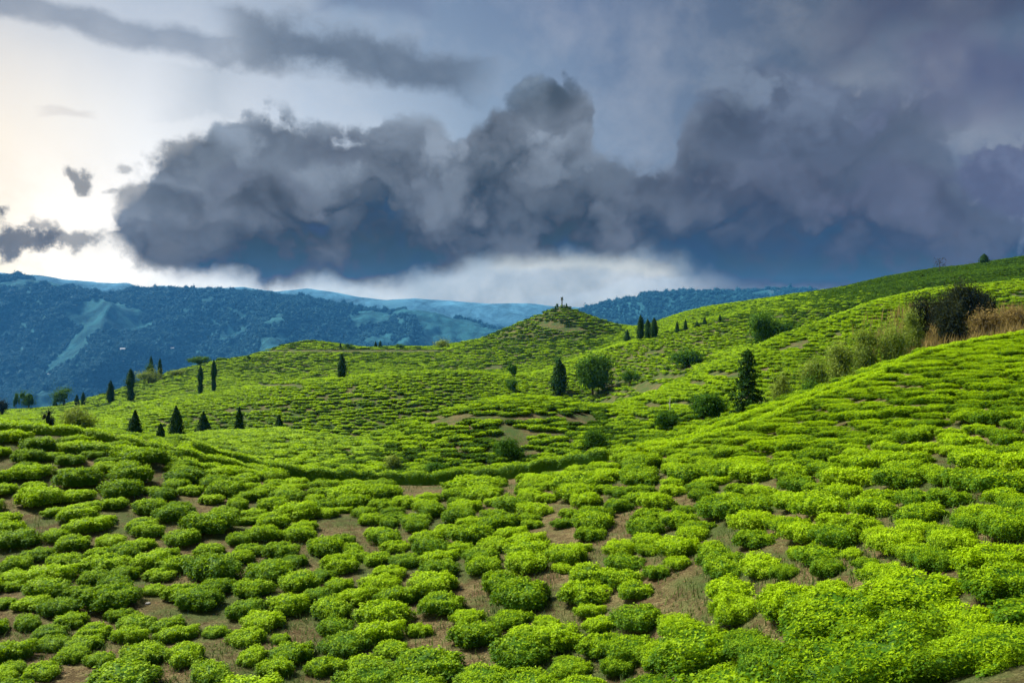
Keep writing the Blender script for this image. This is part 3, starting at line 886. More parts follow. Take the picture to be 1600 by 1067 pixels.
used_labels = set()
for n_, i in enumerate(sorted(own)):
    x, y, z, w, stv, hh, an = BUSH[i]
    vmesh = (NEARESTV[int(rg.integers(2))] if y < 11 else CLOSEV[int(rg.integers(4))] if y < 17 else NEARV[int(rg.integers(len(NEARV)))]).data
    sxx, syy = slope_rot(x, y)
    r = empty('tea_bush', (x, y, z - 0.03), an)
    f_ = bpy.data.objects.new('foliage', vmesh); COL.objects.link(f_); f_.parent = r
    s_ = bpy.data.objects.new('stem', STEMV[int(rg.integers(4))]); COL.objects.link(s_); s_.parent = r
    f_.scale = (w * stv, w, w * hh * 0.70 if w < 1.5 else 1.05 * hh)
    s_.scale = (w, w, w * hh * 0.70 if w < 1.5 else 1.05 * hh)
    f_.rotation_euler = (0, 0, 0)
    px, py = to_px(x, y, z + 0.3)
    px_c, py_c = min(max(px, 4), 1596), min(max(py, 4), 1060)
    lab = '%s %s tea bush %s, %s' % (SIZE_W(w), 'elongated' if stv > 1.35 else 'rounded', near_what(px, py, w), place_of(px_c, py_c))
    if lab in used_labels: lab = lab.replace('tea bush', 'bushy tea plant')
    used_labels.add(lab)
    tag(r, lab, 'tea bush', 'tea bushes on the near slope')

# all the others as one planting
src = bpy.data.collections.new('planting_sources')
for k in range(4): o = NEARV[k].copy(); o.name = 'bush_%02d' % k; src.objects.link(o)
for k in range(4): o = bush_mesh('b', 200 + k, 700, 0.14, (18, 8)); o.name = 'bush_%02d' % (4 + k); src.objects.link(o)
for k in range(4): o = bush_mesh('b', 300 + k, 110, 0.26, (14, 6)); o.name = 'bush_%02d' % (8 + k); src.objects.link(o)

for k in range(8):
    o = src.objects['bush_%02d' % (4 + k)]; q = bpy.data.objects.new('bush_%02d' % (12 + k), o.data.copy()); q.data.materials[0] = M_TEA_SHADED_DULL; src.objects.link(q)


def planting(name, pts, scl, rot, idx, sources, label, kind='stuff', tone=None):
    me = bpy.data.meshes.new(name)
    me.vertices.add(len(pts)); me.vertices.foreach_set('co', np.asarray(pts, np.float32).ravel())
    for an, av in (('scl', scl), ('rot', rot)):
        at = me.attributes.new(an, 'FLOAT_VECTOR', 'POINT'); at.data.foreach_set('vector', np.asarray(av, np.float32).ravel())
    at = me.attributes.new('idx', 'INT', 'POINT'); at.data.foreach_set('value', np.asarray(idx, np.int32))
    if tone is not None:
        at = me.attributes.new('tone', 'FLOAT', 'POINT'); at.data.foreach_set('value', np.asarray(tone, np.float32))
    o = bpy.data.objects.new(name, me); COL.objects.link(o)
    ng = bpy.data.node_groups.new(name, 'GeometryNodeTree')
    ng.interface.new_socket('Geometry', in_out='INPUT', socket_type='NodeSocketGeometry')
    ng.interface.new_socket('Geometry', in_out='OUTPUT', socket_type='NodeSocketGeometry')
    gi, go = ng.nodes.new('NodeGroupInput'), ng.nodes.new('NodeGroupOutput')
    ci = ng.nodes.new('GeometryNodeCollectionInfo'); ci.inputs['Collection'].default_value = sources
    ci.inputs['Separate Children'].default_value = True; ci.inputs['Reset Children'].default_value = True
    ip = ng.nodes.new('GeometryNodeInstanceOnPoints'); ip.inputs['Pick Instance'].default_value = True
    def attr(nm, ty):
        a = ng.nodes.new('GeometryNodeInputNamedAttribute'); a.data_type = ty; a.inputs['Name'].default_value = nm
        return a.outputs[0]
    ng.links.new(gi.outputs[0], ip.inputs['Points']); ng.links.new(ci.outputs[0], ip.inputs['Instance'])
    ng.links.new(attr('idx', 'INT'), ip.inputs['Instance Index']); ng.links.new(attr('rot', 'FLOAT_VECTOR'), ip.inputs['Rotation'])
    ng.links.new(attr('scl', 'FLOAT_VECTOR'), ip.inputs['Scale']); ng.links.new(ip.outputs[0], go.inputs[0])
    md = o.modifiers.new('planting', 'NODES'); md.node_group = ng
    tag(o, label, None, kind=kind)
    return o


KDu = lambda px, k: np.interp(px, UG, KD[k])


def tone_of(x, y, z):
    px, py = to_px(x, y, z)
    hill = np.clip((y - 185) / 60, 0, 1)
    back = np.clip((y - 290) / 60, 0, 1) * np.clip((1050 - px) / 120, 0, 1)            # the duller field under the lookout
    right = np.clip((px - 1080) / 300, 0, 1) * np.clip((y - 165) / 50, 0, 1)           # cloud shade and vignette high on the right, painted as darker tea
    knoll = np.clip((y - KDu(px, 4)) / 12, 0, 1) * np.clip((KDu(px, 5) - y) / 8, 0, 1) * np.clip((px - 480) / 60, 0, 1) * np.clip((1000 - px) / 60, 0, 1)  # knoll face turned from the sun, its shade put into leaf colour
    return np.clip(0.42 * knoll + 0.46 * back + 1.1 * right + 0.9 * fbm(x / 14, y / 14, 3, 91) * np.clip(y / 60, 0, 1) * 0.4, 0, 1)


rest = np.array([i for i in range(len(BUSH)) if i not in own])
B = BUSH[rest]
dd = B[:, 1]
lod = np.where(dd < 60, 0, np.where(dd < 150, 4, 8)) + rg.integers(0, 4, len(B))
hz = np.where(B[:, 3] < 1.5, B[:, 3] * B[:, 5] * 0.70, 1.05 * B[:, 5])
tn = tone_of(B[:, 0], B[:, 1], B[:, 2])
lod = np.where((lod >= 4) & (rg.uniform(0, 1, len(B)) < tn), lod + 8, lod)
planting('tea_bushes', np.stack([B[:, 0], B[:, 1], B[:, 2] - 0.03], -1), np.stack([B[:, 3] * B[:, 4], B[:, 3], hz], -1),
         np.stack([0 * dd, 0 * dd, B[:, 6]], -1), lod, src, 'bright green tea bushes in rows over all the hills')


# ------------------------------------------------------------------ clipped hedges along the crest of the near slope
def hedge(pts, w, h, label, seed, nper=620):
    """pts: picture points along the foot of the hedge, each stood on the ground"""
    rg = np.random.default_rng(seed)
    P = []
    for q in pts:
        px, kd = q[0], q[1]
        d = kd
        P.append(((px - 800) / F * d, d))
    P = np.array(P)
    seg = np.hypot(*np.diff(P, axis=0).T); s = np.concatenate([[0], np.cumsum(seg)]); Ln = s[-1]
    n = int(Ln * nper)
    sp = rg.uniform(0, Ln, n); phi = np.arccos(rg.uniform(-1, 1, n) * 0.999)          # round the cross-section
    def surf(sp, phi):
        x = np.interp(sp, s, P[:, 0]); y = np.interp(sp, s, P[:, 1])
        e = 0.3
        tx, ty = np.interp(sp + e, s, P[:, 0]) - np.interp(sp - e, s, P[:, 0]), np.interp(sp + e, s, P[:, 1]) - np.interp(sp - e, s, P[:, 1])
        l = np.hypot(tx, ty) + 1e-9; tx, ty = tx / l, ty / l
        wob = 1 + fbm(sp * 1.1 + seed, phi * 0.9, 4, seed, 0.6) * 0.75; dip = 0.62 + 0.38 * np.abs(np.sin(sp * math.pi / 1.35 + fbm(sp * 0.3, 0 * sp, 2, seed) * 3)) ** 0.4
        c, z = np.cos(phi), np.sin(phi)
        hw = w * 0.5 * wob * dip; hh = h * (0.85 + 0.15 * wob) * dip
        ox = np.sign(c) * np.abs(c) ** 0.6 * hw
        X_, Y_ = x - ty * ox, y + tx * ox
        return np.stack([X_, Y_, hgt(X_, Y_) * 0.5 + hgt(x, y) * 0.5 + np.abs(z) ** 0.7 * hh], -1), np.stack([-ty * c, tx * c, z], -1)
    V, N_ = surf(sp, phi)
    V = V + N_ * rg.normal(-0.02, 0.03, n)[:, None]
    age = np.clip(0.08 + 0.80 * np.clip(np.sin(phi) ** 2 * 1.3 - 0.15, 0, 1) + rg.normal(0, 0.16, n), 0, 1)
    v, f, a = leaves_at(V, N_, 0.085, rg, 0.3, 0.55, 0.9, age)
    # core
    ns = max(8, int(Ln * 3)); S2, Ph = np.meshgrid(np.linspace(0, Ln, ns), np.linspace(0.02, math.pi - 0.02, 9), indexing='ij')
    Vc, Nc = surf(S2.ravel(), Ph.ravel()); Vc = Vc - Nc * 0.09
    q = quads(ns, 9); tri = np.concatenate([q[:, [0, 1, 2]], q[:, [0, 2, 3]]])
    o = mesh_obj('tea_hedge', np.concatenate([Vc, v]), np.concatenate([tri, f + len(Vc)]), M_TEA, attrs={'age': np.concatenate([np.zeros(len(Vc)) + 0.08, a])})
    tag(o, label, 'hedge', 'clipped tea hedges along the crest')
    return o


def crest(px, off=0.0, k=3): return (px, uC(px, k) + off)


hedge([crest(p, 0.6) for p in (-60, 60, 150, 240, 320, 400, 460)], 1.0, 0.45, 'long clipped tea hedge on the left end of the near crest', 401)
hedge([crest(p, 0.0) for p in (420, 500, 580, 660, 740, 820, 900, 950)], 1.0, 0.75, 'long dark-sided tea hedge bounding the dirt strip in the middle', 402)
hedge([crest(p, -2.6) for p in (100, 170, 240, 320, 395, 450)], 1.0, 0.45, 'tea hedge running one row below the left crest', 403)
hedge([crest(p, 2.2) for p in (300, 400, 500, 600, 650)], 1.1, 0.7, 'second tea hedge just behind the middle crest hedge', 404)
hedge([crest(p, 0.4) for p in (1000, 1080, 1160, 1240, 1320, 1400, 1500, 1620)], 1.0, 0.55, 'tea hedge climbing along the right crest to the frame edge', 405)
hedge([crest(p, -3.5) for p in (1010, 1090, 1170, 1250, 1330, 1410)], 0.9, 0.5, 'bright tea hedge one row below the right crest', 406)



# ------------------------------------------------------------------ trees
def trunk_mesh(name, h, r, seed, limbs=0, spread=1.0, parent=None, lean=0.0):
    rg = np.random.default_rng(seed); vs, fs = [], []
    def tube(pts, radii, nq=6):
        o = sum(len(v) for v in vs); P = np.array(pts); ring = []
        for c, rr in zip(P, radii):
            for q in range(nq):
                t = q * 2 * math.pi / nq; ring.append(c + np.array([math.cos(t) * rr, math.sin(t) * rr, 0]))
        vs.append(np.array(ring))
        for j in range(len(P) - 1):
            for q in range(nq):
                i0, i1 = o + j * nq + q, o + j * nq + (q + 1) % nq
                fs.append((i0, i1, i1 + nq, i0 + nq))
    n = 6
    ax = [np.array([lean * h * (k / n) ** 2 + rg.normal(0, 0.01 * h), rg.normal(0, 0.01 * h), h * k / n - (0.3 if k == 0 else 0)]) for k in range(n + 1)]
    tube(ax, [r * (1 - 0.8 * k / n) for k in range(n + 1)])
    for l in range(limbs):
        k = rg.integers(2, n); a = rg.uniform(0, 6.28); ln = spread * rg.uniform(0.5, 1.0); up = rg.uniform(0.3, 1.0)
        p0 = ax[k]; p1 = p0 + np.array([math.cos(a) * ln * 0.5, math.sin(a) * ln * 0.5, up * ln * 0.5]); p2 = p0 + np.array([math.cos(a) * ln, math.sin(a) * ln, up * ln * 0.9])
        rr = r * (1 - 0.8 * k / n) * 0.6
        tube([p0, p1, p2], [rr, rr * 0.6, rr * 0.25], 4)
    return mesh_obj(name, np.concatenate(vs), np.array(fs), M_TRUNK, parent=parent, smooth=True)


def crown_cone(h, w, seed, prof, mat, parent, n=1500, leaf=0.34, z0=0.06):
    """conifer crown: sprays standing off a tapering body; prof = [(height share, width share)]"""
    rg = np.random.default_rng(seed); pr = np.array(prof)
    zz = rg.uniform(z0, 1, n) ** 1.0; th = rg.uniform(0, 2 * math.pi, n)
    R = np.interp(zz, pr[:, 0], pr[:, 1]) * w * 0.5 * (1 + fbm(np.cos(th) * 2 + seed, zz * 9 + np.sin(th) * 2, 3, seed) * 0.55)
    dep = np.sqrt(rg.uniform(0.35, 1.0, n))
    P = np.stack([np.cos(th) * R * dep, np.sin(th) * R * dep, zz * h + rg.normal(0, 0.02 * h, n)], -1)
    N_ = np.stack([np.cos(th), np.sin(th), 0.35 + 0 * th], -1)
    v, f, a = leaves_at(P, N_, leaf, rg, 0.2, 0.6, 1.2, np.clip(dep - 0.5 + rg.normal(0, 0.2, n), 0, 1))
    T, Z_ = np.meshgrid(np.linspace(0, 2 * math.pi, 10, endpoint=False), np.linspace(z0 + 0.02, 0.96, 10), indexing='ij')
    Rc = np.interp(Z_, pr[:, 0], pr[:, 1]) * w * 0.5 * 0.72 * (1 + fbm(np.cos(T) * 2 + seed, Z_ * 9 + np.sin(T) * 2, 3, seed) * 0.5)
    Vc = np.stack([np.cos(T) * Rc, np.sin(T) * Rc, Z_ * h], -1).reshape(-1, 3)
    i = np.arange(100).reshape(10, 10); j = np.roll(i, -1, 0)
    fc = np.concatenate([np.stack([i[:, :-1], j[:, :-1], j[:, 1:]], -1).reshape(-1, 3), np.stack([i[:, :-1], j[:, 1:], i[:, 1:]], -1).reshape(-1, 3)])
    return mesh_obj('crown', np.concatenate([Vc, v]), np.concatenate([fc, f + 100]), mat, parent=parent, attrs={'age': np.concatenate([np.zeros(100), a])})


def crown_round(h, w, seed, mat, parent, n=2600, leaf=0.36, lobes=9, z0=0.12, loose=0.0, up=0.35, wid=0.6):
    rg = np.random.default_rng(seed); Ps, Ns, As, Vc, Fc = [], [], [], [], []
    for k in range(lobes):
        a = rg.uniform(0, 6.28); rr = w * 0.5 * rg.uniform(0.1, 0.62) * (0 if k == 0 else 1); zc = h * rg.uniform(z0 + 0.22, 0.80)
        if k == 0: zc = h * (z0 + (1 - z0) * 0.5)
        c = np.array([math.cos(a) * rr, math.sin(a) * rr, zc]); rx = w * 0.5 * (rg.uniform(0.35, 0.55) if k else 0.72); rz = min(h * (rg.uniform(0.2, 0.32) if k else (1 - z0) * 0.5), h - zc)
        m_ = n // lobes
        th = rg.uniform(0, 6.28, m_); ph = np.arcsin(rg.uniform(-0.9, 1, m_)); dep = rg.uniform(0.72 - loose, 1.08 + loose * 0.5, m_)
        q = 1 + fbm(np.cos(th) * 2 + k, ph * 2 + np.sin(th) * 2, 3, seed + k) * (0.6 + loose * 1.6)
        d = np.stack([np.cos(th) * np.cos(ph), np.sin(th) * np.cos(ph), np.sin(ph)], -1)
        Ps.append(c + d * np.array([rx, rx, rz]) * (dep * q)[:, None]); Ns.append(d); As.append(np.clip(dep - 0.75 + np.sin(ph) * 0.35 + rg.normal(0, 0.2, m_), 0, 1))
        T, Pp = np.meshgrid(np.linspace(0, 2 * math.pi, 8, endpoint=False), np.linspace(-1.4, 1.4, 6), indexing='ij')
        s_ = 0.62 - loose * 0.9
        V = c + np.stack([np.cos(T) * np.cos(Pp) * rx, np.sin(T) * np.cos(Pp) * rx, np.sin(Pp) * rz], -1).reshape(-1, 3) * s_
        i = np.arange(48).reshape(8, 6); j = np.roll(i, -1, 0)
        o = sum(len(v) for v in Vc)
        Fc.append(np.concatenate([np.stack([i[:, :-1], j[:, :-1], j[:, 1:]], -1).reshape(-1, 3), np.stack([i[:, :-1], j[:, 1:], i[:, 1:]], -1).reshape(-1, 3)]) + o); Vc.append(V)
    v, f, a = leaves_at(np.concatenate(Ps), np.concatenate(Ns), leaf, rg, up, wid, 1.1, np.concatenate(As))
    Vc = np.concatenate(Vc)
    V = np.concatenate([Vc, v]); V[:, 2] = np.maximum(V[:, 2], -0.2)
    return mesh_obj('crown', V, np.concatenate(Fc + [f + len(Vc)]), mat, parent=parent, attrs={'age': np.concatenate([np.zeros(len(Vc)), a])})


CONE = [(0, 0.55), (0.12, 1.0), (0.35, 0.86), (0.6, 0.58), (0.85, 0.26), (1, 0.03)]
COLM = [(0, 0.3), (0.1, 0.8), (0.3, 1.0), (0.6, 0.86), (0.85, 0.5), (1, 0.05)]
SPIN = [(0, 0.2), (0.1, 0.6), (0.3, 0.85), (0.42, 0.40), (0.5, 0.75), (0.65, 1.0), (0.85, 0.6), (1, 0.05)]
# centre, top row, foot row, width (picture points); profile; words; forced distance
CONIFERS = [
    (204, 577, 629, 17, SPIN, 'tall dark conifer with a pinched waist on the left hillside', None),
    (173, 595, 631, 13, COLM, 'slim dark conifer just left of the tallest left-hand conifer', None),
    (130, 612, 635, 8, COLM, 'small slim conifer, right one of the close pair at far left', None),
    (120, 617, 635, 8, COLM, 'small slim conifer, left one of the close pair at far left', None),
    (86, 621, 636, 9, CONE, 'tiny dark conifer, farthest left on the low hillside', None),
    (211, 642, 678, 22, CONE, 'broad-based dark conifer behind the left crest, leftmost of the lower five', 112),
    (251, 662, 685, 15, CONE, 'smallest of the lower conifers, between two larger cones', 104),
    (275, 635, 679, 25, CONE, 'widest dark conifer of the lower row behind the left crest', 112),
    (318, 644, 676, 24, CONE, 'squat conifer beside the knoll, third large cone of the lower row', 122),
    (374, 637, 676, 20, CONE, 'narrow steep conifer standing on the light green knoll', 124),
    (436, 649, 679, 23, CONE, 'rightmost squat conifer of the lower row on the knoll', 124),
    (534, 554, 592, 16, COLM, 'lone dark columnar conifer in the middle of the back field', None),
    (313, 572, 618, 12, SPIN, 'thin two-tiered conifer, left one of the twin pair', None),
    (334, 563, 614, 12, SPIN, 'thin two-tiered conifer, right one of the twin pair', None),
    (236, 556, 578, 10, COLM, 'small conifer above the pale shrubs, left one of two', 372),
    (250, 560, 583, 9, COLM, 'small conifer above the pale shrubs, right one of two', 372),
    (874, 563, 617, 27, COLM, 'tall dark conifer left of the big round tree', None),
    (980, 515, 534, 12, CONE, 'small conifer at the left end of the hilltop clump', None),
    (1001, 493, 532, 14, COLM, 'tallest conifer of the hilltop clump', None),
    (1012, 499, 531, 13, COLM, 'middle conifer of the hilltop clump', None),
    (1022, 497, 529, 14, COLM, 'right-hand conifer of the hilltop clump', None),
    (1058, 502, 521, 9, CONE, 'small dark conifer, first of the line right of the clump', None),
    (1071, 499, 517, 9, CONE, 'small dark conifer, second of the line right of the clump', None),
    (1089, 502, 513, 10, CONE, 'lowest dark conifer of the line on the right hill', None),
    (1101, 496, 509, 9, CONE, 'small dark conifer near the end of the line', None),
    (1125, 492, 503, 7, CONE, 'tiny dark conifer at the far end of the line', None),
    (587, 533, 543, 6, CONE, 'tiny dark conifer on the back skyline, left of two', None),
    (594, 532, 543, 7, CONE, 'tiny dark conifer on the back skyline, right of two', None),
    (532, 536, 543, 5, CONE, 'tiny conifer tip on the skyline right of the round hill', None),
    (1538, 397, 413, 15, COLM, 'dark bushy tree on the skyline near the top right of the hill', None),
]


def stand(px, foot, dist):
    if dist:
        x = (px - 800) / F * dist; return x, dist, float(hgt(x, dist))
    return hit(px, foot)


for k, (px, top_, foot, wpx, prof, lab, dist) in enumerate(CONIFERS):
    x, y, z = stand(px, foot, dist)
    h = max((HY - top_) / F * y + CZ - z, 1.0); w = wpx / F * y
    r = empty('conifer_tree', (x, y, z), k * 1.3)
    tag(r, lab, 'conifer', 'dark conifers scattered over the tea hills')
    nl = int(min(2600, 260 + wpx * (foot - top_) * 2.4))
    crown_cone(h, w * 1.1, 500 + k, prof, M_CON, r, nl, max(0.20, w * 0.10))
    trunk_mesh('trunk', h * 0.8, max(0.10, w * 0.05), 600 + k, parent=r)

ROUND = [  # centre, top, foot, width, material, words, distance, looseness, kind, category
    (926, 555, 620, 58, M_BROAD, 'large round-crowned dense green tree in the middle of the valley', None, 0.05, 'broadleaf_tree', 'tree'),
    (801, 566, 590, 19, M_BROAD, 'small round green tree on the bright middle hill', None, 0.0, 'broadleaf_tree', 'tree'),
    (797, 592, 613, 26, M_BROAD, 'soft green shrub below the small round tree', None, 0.15, 'shrub', 'shrub'),
    (870, 558, 572, 16, M_BROAD, 'small green shrub tucked behind the tall dark conifer', None, 0.1, 'shrub', 'shrub'),
    (790, 684, 718, 50, M_BROAD, 'dark green shrub behind the middle crest hedge', None, 0.32, 'shrub', 'shrub'),
    (930, 672, 702, 46, M_BROAD, 'dark spreading shrub right of centre behind the crest hedge', None, 0.34, 'shrub', 'shrub'),
    (612, 712, 735, 36, M_PALE, 'bright green shrub rising behind the crest hedge at the knoll foot', None, 0.15, 'shrub', 'shrub'),
    (680, 722, 742, 50, M_BROAD, 'low dark green shrub in the dip behind the middle hedge', None, 0.2, 'shrub', 'shrub'),
    (1105, 617, 656, 70, M_BROAD, 'soft green feathery shrub left of the ragged dark conifer', None, 0.3, 'shrub', 'shrub'),
    (1040, 640, 672, 46, M_BROAD, 'thin green shrub at the foot of the pale dead stem', None, 0.3, 'shrub', 'shrub'),
    (1075, 543, 572, 56, M_BROAD, 'dark green scrub on the valley side above the terraces', None, 0.25, 'shrub', 'shrub'),
    (985, 578, 602, 34, M_BROAD, 'green scrub between the round tree and the terraces', None, 0.25, 'shrub', 'shrub'),
    (1196, 489, 530, 56, M_BROAD, 'dark green tree clump on the right hillside fold', 190, 0.2, 'shrub', 'shrub'),
    (1225, 505, 530, 40, M_BROAD, 'soft green scrub beside the dark tree clump on the right hillside', 188, 0.25, 'shrub', 'shrub'),
    (960, 706, 724, 30, M_PALE, 'light green weed clump at the right end of the middle hedge', 50, 0.2, 'shrub', 'shrub'),
    (955, 513, 520, 12, M_BROAD, 'tiny green shrub at the foot of the lookout hill', None, 0.1, 'shrub', 'shrub'),
    (692, 529, 543, 38, M_PALE, 'pale brownish shrub on the back skyline left of the lookout hill', None, 0.25, 'shrub', 'shrub'),
    (625, 537, 545, 20, M_BROAD, 'low green shrub on the back skyline', None, 0.2, 'shrub', 'shrub'),
    (545, 537, 545, 18, M_BROAD, 'small green shrub on the skyline right of the round hill', None, 0.2, 'shrub', 'shrub'),
    (310, 557, 580, 38, M_BROAD, 'broad dark round tree on the left skyline, larger of two', 392, 0.05, 'broadleaf_tree', 'tree'),
    (346, 559, 576, 26, M_BROAD, 'dark round tree on the left skyline, smaller of two', 392, 0.05, 'broadleaf_tree', 'tree'),
    (388, 553, 563, 9, M_BROAD, 'tiny dark tree on the left skyline near the round hill', None, 0.05, 'broadleaf_tree', 'tree'),
    (233, 567, 590, 20, M_BROAD, 'round green tree below the two small skyline conifers', 370, 0.05, 'broadleaf_tree', 'tree'),
    (232, 576, 602, 44, M_PALE, 'pale olive spreading shrub beneath the skyline conifers', 360, 0.25, 'shrub', 'shrub'),
    (280, 578, 596, 34, M_PALE, 'olive shrub on the left slope between tree groups', 370, 0.25, 'shrub', 'shrub'),
    (268, 576, 586, 16, M_BROAD, 'small green shrub on the left slope', None, 0.2, 'shrub', 'shrub'),
    (45, 608, 622, 34, M_BROAD, 'dark tree clump at the far left where the hill runs out', 372, 0.1, 'broadleaf_tree', 'tree'),
    (25, 611, 622, 14, M_BROAD, 'small dark tree left of the far left clump', 372, 0.1, 'broadleaf_tree', 'tree'),
    (3, 619, 642, 24, M_DARK, 'dark tree cut by the left frame edge', 300, 0.1, 'broadleaf_tree', 'tree'),
    (100, 604, 622, 44, M_BROAD, 'soft green shrub on the low left skyline', 368, 0.3, 'shrub', 'shrub'),
    (75, 636, 660, 20, M_DARK, 'brown-green shrub behind the left crest', 130, 0.2, 'shrub', 'shrub'),
    (120, 637, 668, 58, M_PALE, 'yellow-green shrub rising behind the left crest', 92, 0.35, 'shrub', 'shrub'),
    (1350, 512, 548, 56, M_PALE, 'yellow-green feathery shrub below the dark thicket', 92, 0.35, 'shrub', 'shrub'),
    (1310, 534, 572, 58, M_PALE, 'pale olive feathery shrub midway along the right crest', 90, 0.4, 'shrub', 'shrub'),
    (1270, 557, 590, 50, M_PALE, 'pale green feathery shrub left of the olive one', 88, 0.4, 'shrub', 'shrub'),
    (1222, 574, 608, 46, M_PALE, 'grey-green feathery shrub right of the ragged dark conifer', 84, 0.4, 'shrub', 'shrub'),
    (1395, 505, 545, 56, M_PALE, 'green feathery shrub at the foot of the dark thicket', 92, 0.35, 'shrub', 'shrub'),
    (1270, 580, 610, 40, M_BROAD, 'low dark green shrub behind the right crest hedge', 80, 0.3, 'shrub', 'shrub'),
    (1503, 438, 505, 60, M_DARK, 'very dark tall thicket tree at the right, tallest of the thicket', 124, 0.32, 'broadleaf_tree', 'tree'),
    (1468, 450, 512, 58, M_DARK, 'dark brown-green thicket tree left of the tallest', 116, 0.32, 'broadleaf_tree', 'tree'),
    (1438, 458, 522, 52, M_DARK, 'olive dark thicket shrub at the left edge of the thicket', 108, 0.38, 'shrub', 'shrub'),
    (1540, 456, 505, 46, M_DARK, 'dark thicket tree at the right edge of the thicket', 126, 0.34, 'broadleaf_tree', 'tree'),
    (1490, 475, 530, 60, M_DARK, 'low dark undergrowth in front of the tallest thicket tree', 104, 0.4, 'shrub', 'shrub'),
    (1425, 480, 530, 44, M_PALE, 'yellowish scrub at the left foot of the dark thicket', 100, 0.4, 'shrub', 'shrub'),
    (1580, 482, 520, 52, M_STRAW, 'rust-coloured scrub right of the dark thicket at the frame edge', 118, 0.4, 'shrub', 'shrub'),
    (1540, 482, 525, 50, M_STRAW, 'straw-coloured scrub in front of the right end of the thicket', 112, 0.4, 'shrub', 'shrub'),
]
for k, (px, top_, foot, wpx, mat, lab, dist, loose, nm, cat) in enumerate(ROUND):
    x, y, z = stand(px, foot, dist)
    h = max((HY - top_) / F * y + CZ - z, 0.6); w = wpx / F * y
    r = empty(nm, (x, y, z), k * 0.9)
    tag(r, lab, cat, 'shrubs and round trees among the tea')
    nl = int(min(9000, 300 + wpx * (foot - top_) * (2.6 if wpx > 30 else 3.2)))
    crown_round(h, w, 700 + k, mat, r, nl, min(0.42, max(0.15, w * 0.055)) * (1.2 if loose > 0.25 else 1.0), 11 if wpx > 40 else 7, 0.02 if loose > 0.1 else 0.08, loose, 0.15 if loose > 0.25 else 0.35, 0.35 if loose > 0.25 else 0.6)
    trunk_mesh('trunk', h * 0.55, max(0.06, w * 0.035), 800 + k, 5, w * 0.35, r)

# ragged dark conifer with drooping tiers
x, y, z = stand(1168, 632, 78)
r = empty('conifer_tree', (x, y, z)); h = (HY - 545) / F * y + CZ - z; w = 62 / F * y
tag(r, 'ragged dark conifer with gaps in its crown above the right crest', 'conifer', 'dark conifers scattered over the tea hills')
rg2 = np.random.default_rng(77); Ps, Ns = [], []
for k in range(46):
    zz = 0.06 + 0.92 * (k / 46); a = k * 2.4; ln = w * 0.62 * (1 - zz) ** 0.75 * rg2.uniform(0.5, 1.2) + 0.12
    m_ = int(60 + 120 * (1 - zz)); t = rg2.uniform(0.05, 1, m_)
    c = np.stack([np.cos(a) * ln * t, np.sin(a) * ln * t, zz * h + 0.12 * ln * np.sin(t * 3) - 0.15 * t * ln], -1) + rg2.normal(0, 0.09 + 0.03 * ln, (m_, 3))
    Ps.append(c); Ns.append(np.tile([math.cos(a), math.sin(a), 0.3], (m_, 1)))
v, f, a = leaves_at(np.concatenate(Ps), np.concatenate(Ns), 0.26, rg2, 0.3, 0.5, 1.2, rg2.uniform(0, 0.7, sum(len(p) for p in Ps)))
mesh_obj('crown', v, f, M_CON, parent=r, attrs={'age': a})
trunk_mesh('trunk', h * 0.95, 0.12, 12, 6, w * 0.4, r)


# thin, almost bare tree on the right skyline
x, y, z = stand(1468, 428, None)
r = empty('sparse_tree', (x, y, z)); h = (HY - 403) / F * y + CZ - z
tag(r, 'spindly sparse-leaved tree standing on the right skyline', 'tree')
trunk_mesh('trunk', h * 0.95, 0.10, 5, 12, h * 0.34, r)
rg2 = np.random.default_rng(5); th = rg2.uniform(0, 6.28, 150); zz = rg2.uniform(0.45, 1.0, 150)
P = np.stack([np.cos(th) * 0.42 * h * rg2.uniform(0.1, 1, 150), np.sin(th) * 0.4 * h * rg2.uniform(0.1, 1, 150), zz * h], -1)
v, f, a = leaves_at(P, np.tile([0, 0, 1.0], (150, 1)), 0.38, rg2, 0.2, 0.6, 1.2, rg2.uniform(0, 0.5, 150))
mesh_obj('crown', v, f, M_DARK, parent=r, attrs={'age': a})

# pale dead stem in the valley
x, y, z = stand(1047, 647, None)
r = empty('dead_tree', (x, y, z)); h = (HY - 618) / F * y + CZ - z
tag(r, 'thin pale dead stem standing alone among the terraces', 'tree')
m, nt, out = new_mat('bleached_wood'); principled(nt, out, (0.42, 0.40, 0.36), 0.9)
t_ = trunk_mesh('trunk', h, 0.07, 15, 4, 0.5, r); t_.data.materials[0] = m


# ------------------------------------------------------------------ tall dry grass on the right, grass tufts on bare earth
def blades(P, hgt_, wid, rg, spread=0.35, age=None):
    n = len(P); a = rg.uniform(0, 6.28, n); l = (hgt_ * rg.uniform(0.5, 1.2, n))[:, None]
    out_ = np.stack([np.cos(a), np.sin(a), 0 * a], -1) * spread * rg.uniform(0.2, 1.4, n)[:, None]
    s = np.stack([-np.sin(a), np.cos(a), 0 * a], -1) * wid
    up = np.array([0, 0, 1.0])
    v = np.stack([P - s, P + s, P + (up * 0.6 + out_ * 0.35) * l + s * 0.8, P + (up * 0.6 + out_ * 0.35) * l - s * 0.8, P + (up + out_ * 1.1) * l], 1).reshape(-1, 3)
    k = (np.arange(n) * 5)[:, None]
    f = np.concatenate([k + np.array([0, 1, 2]), k + np.array([0, 2, 3]), k + np.array([3, 2, 4])])
    return v, f, np.repeat(age if age is not None else rg.uniform(0, 1, n), 5)


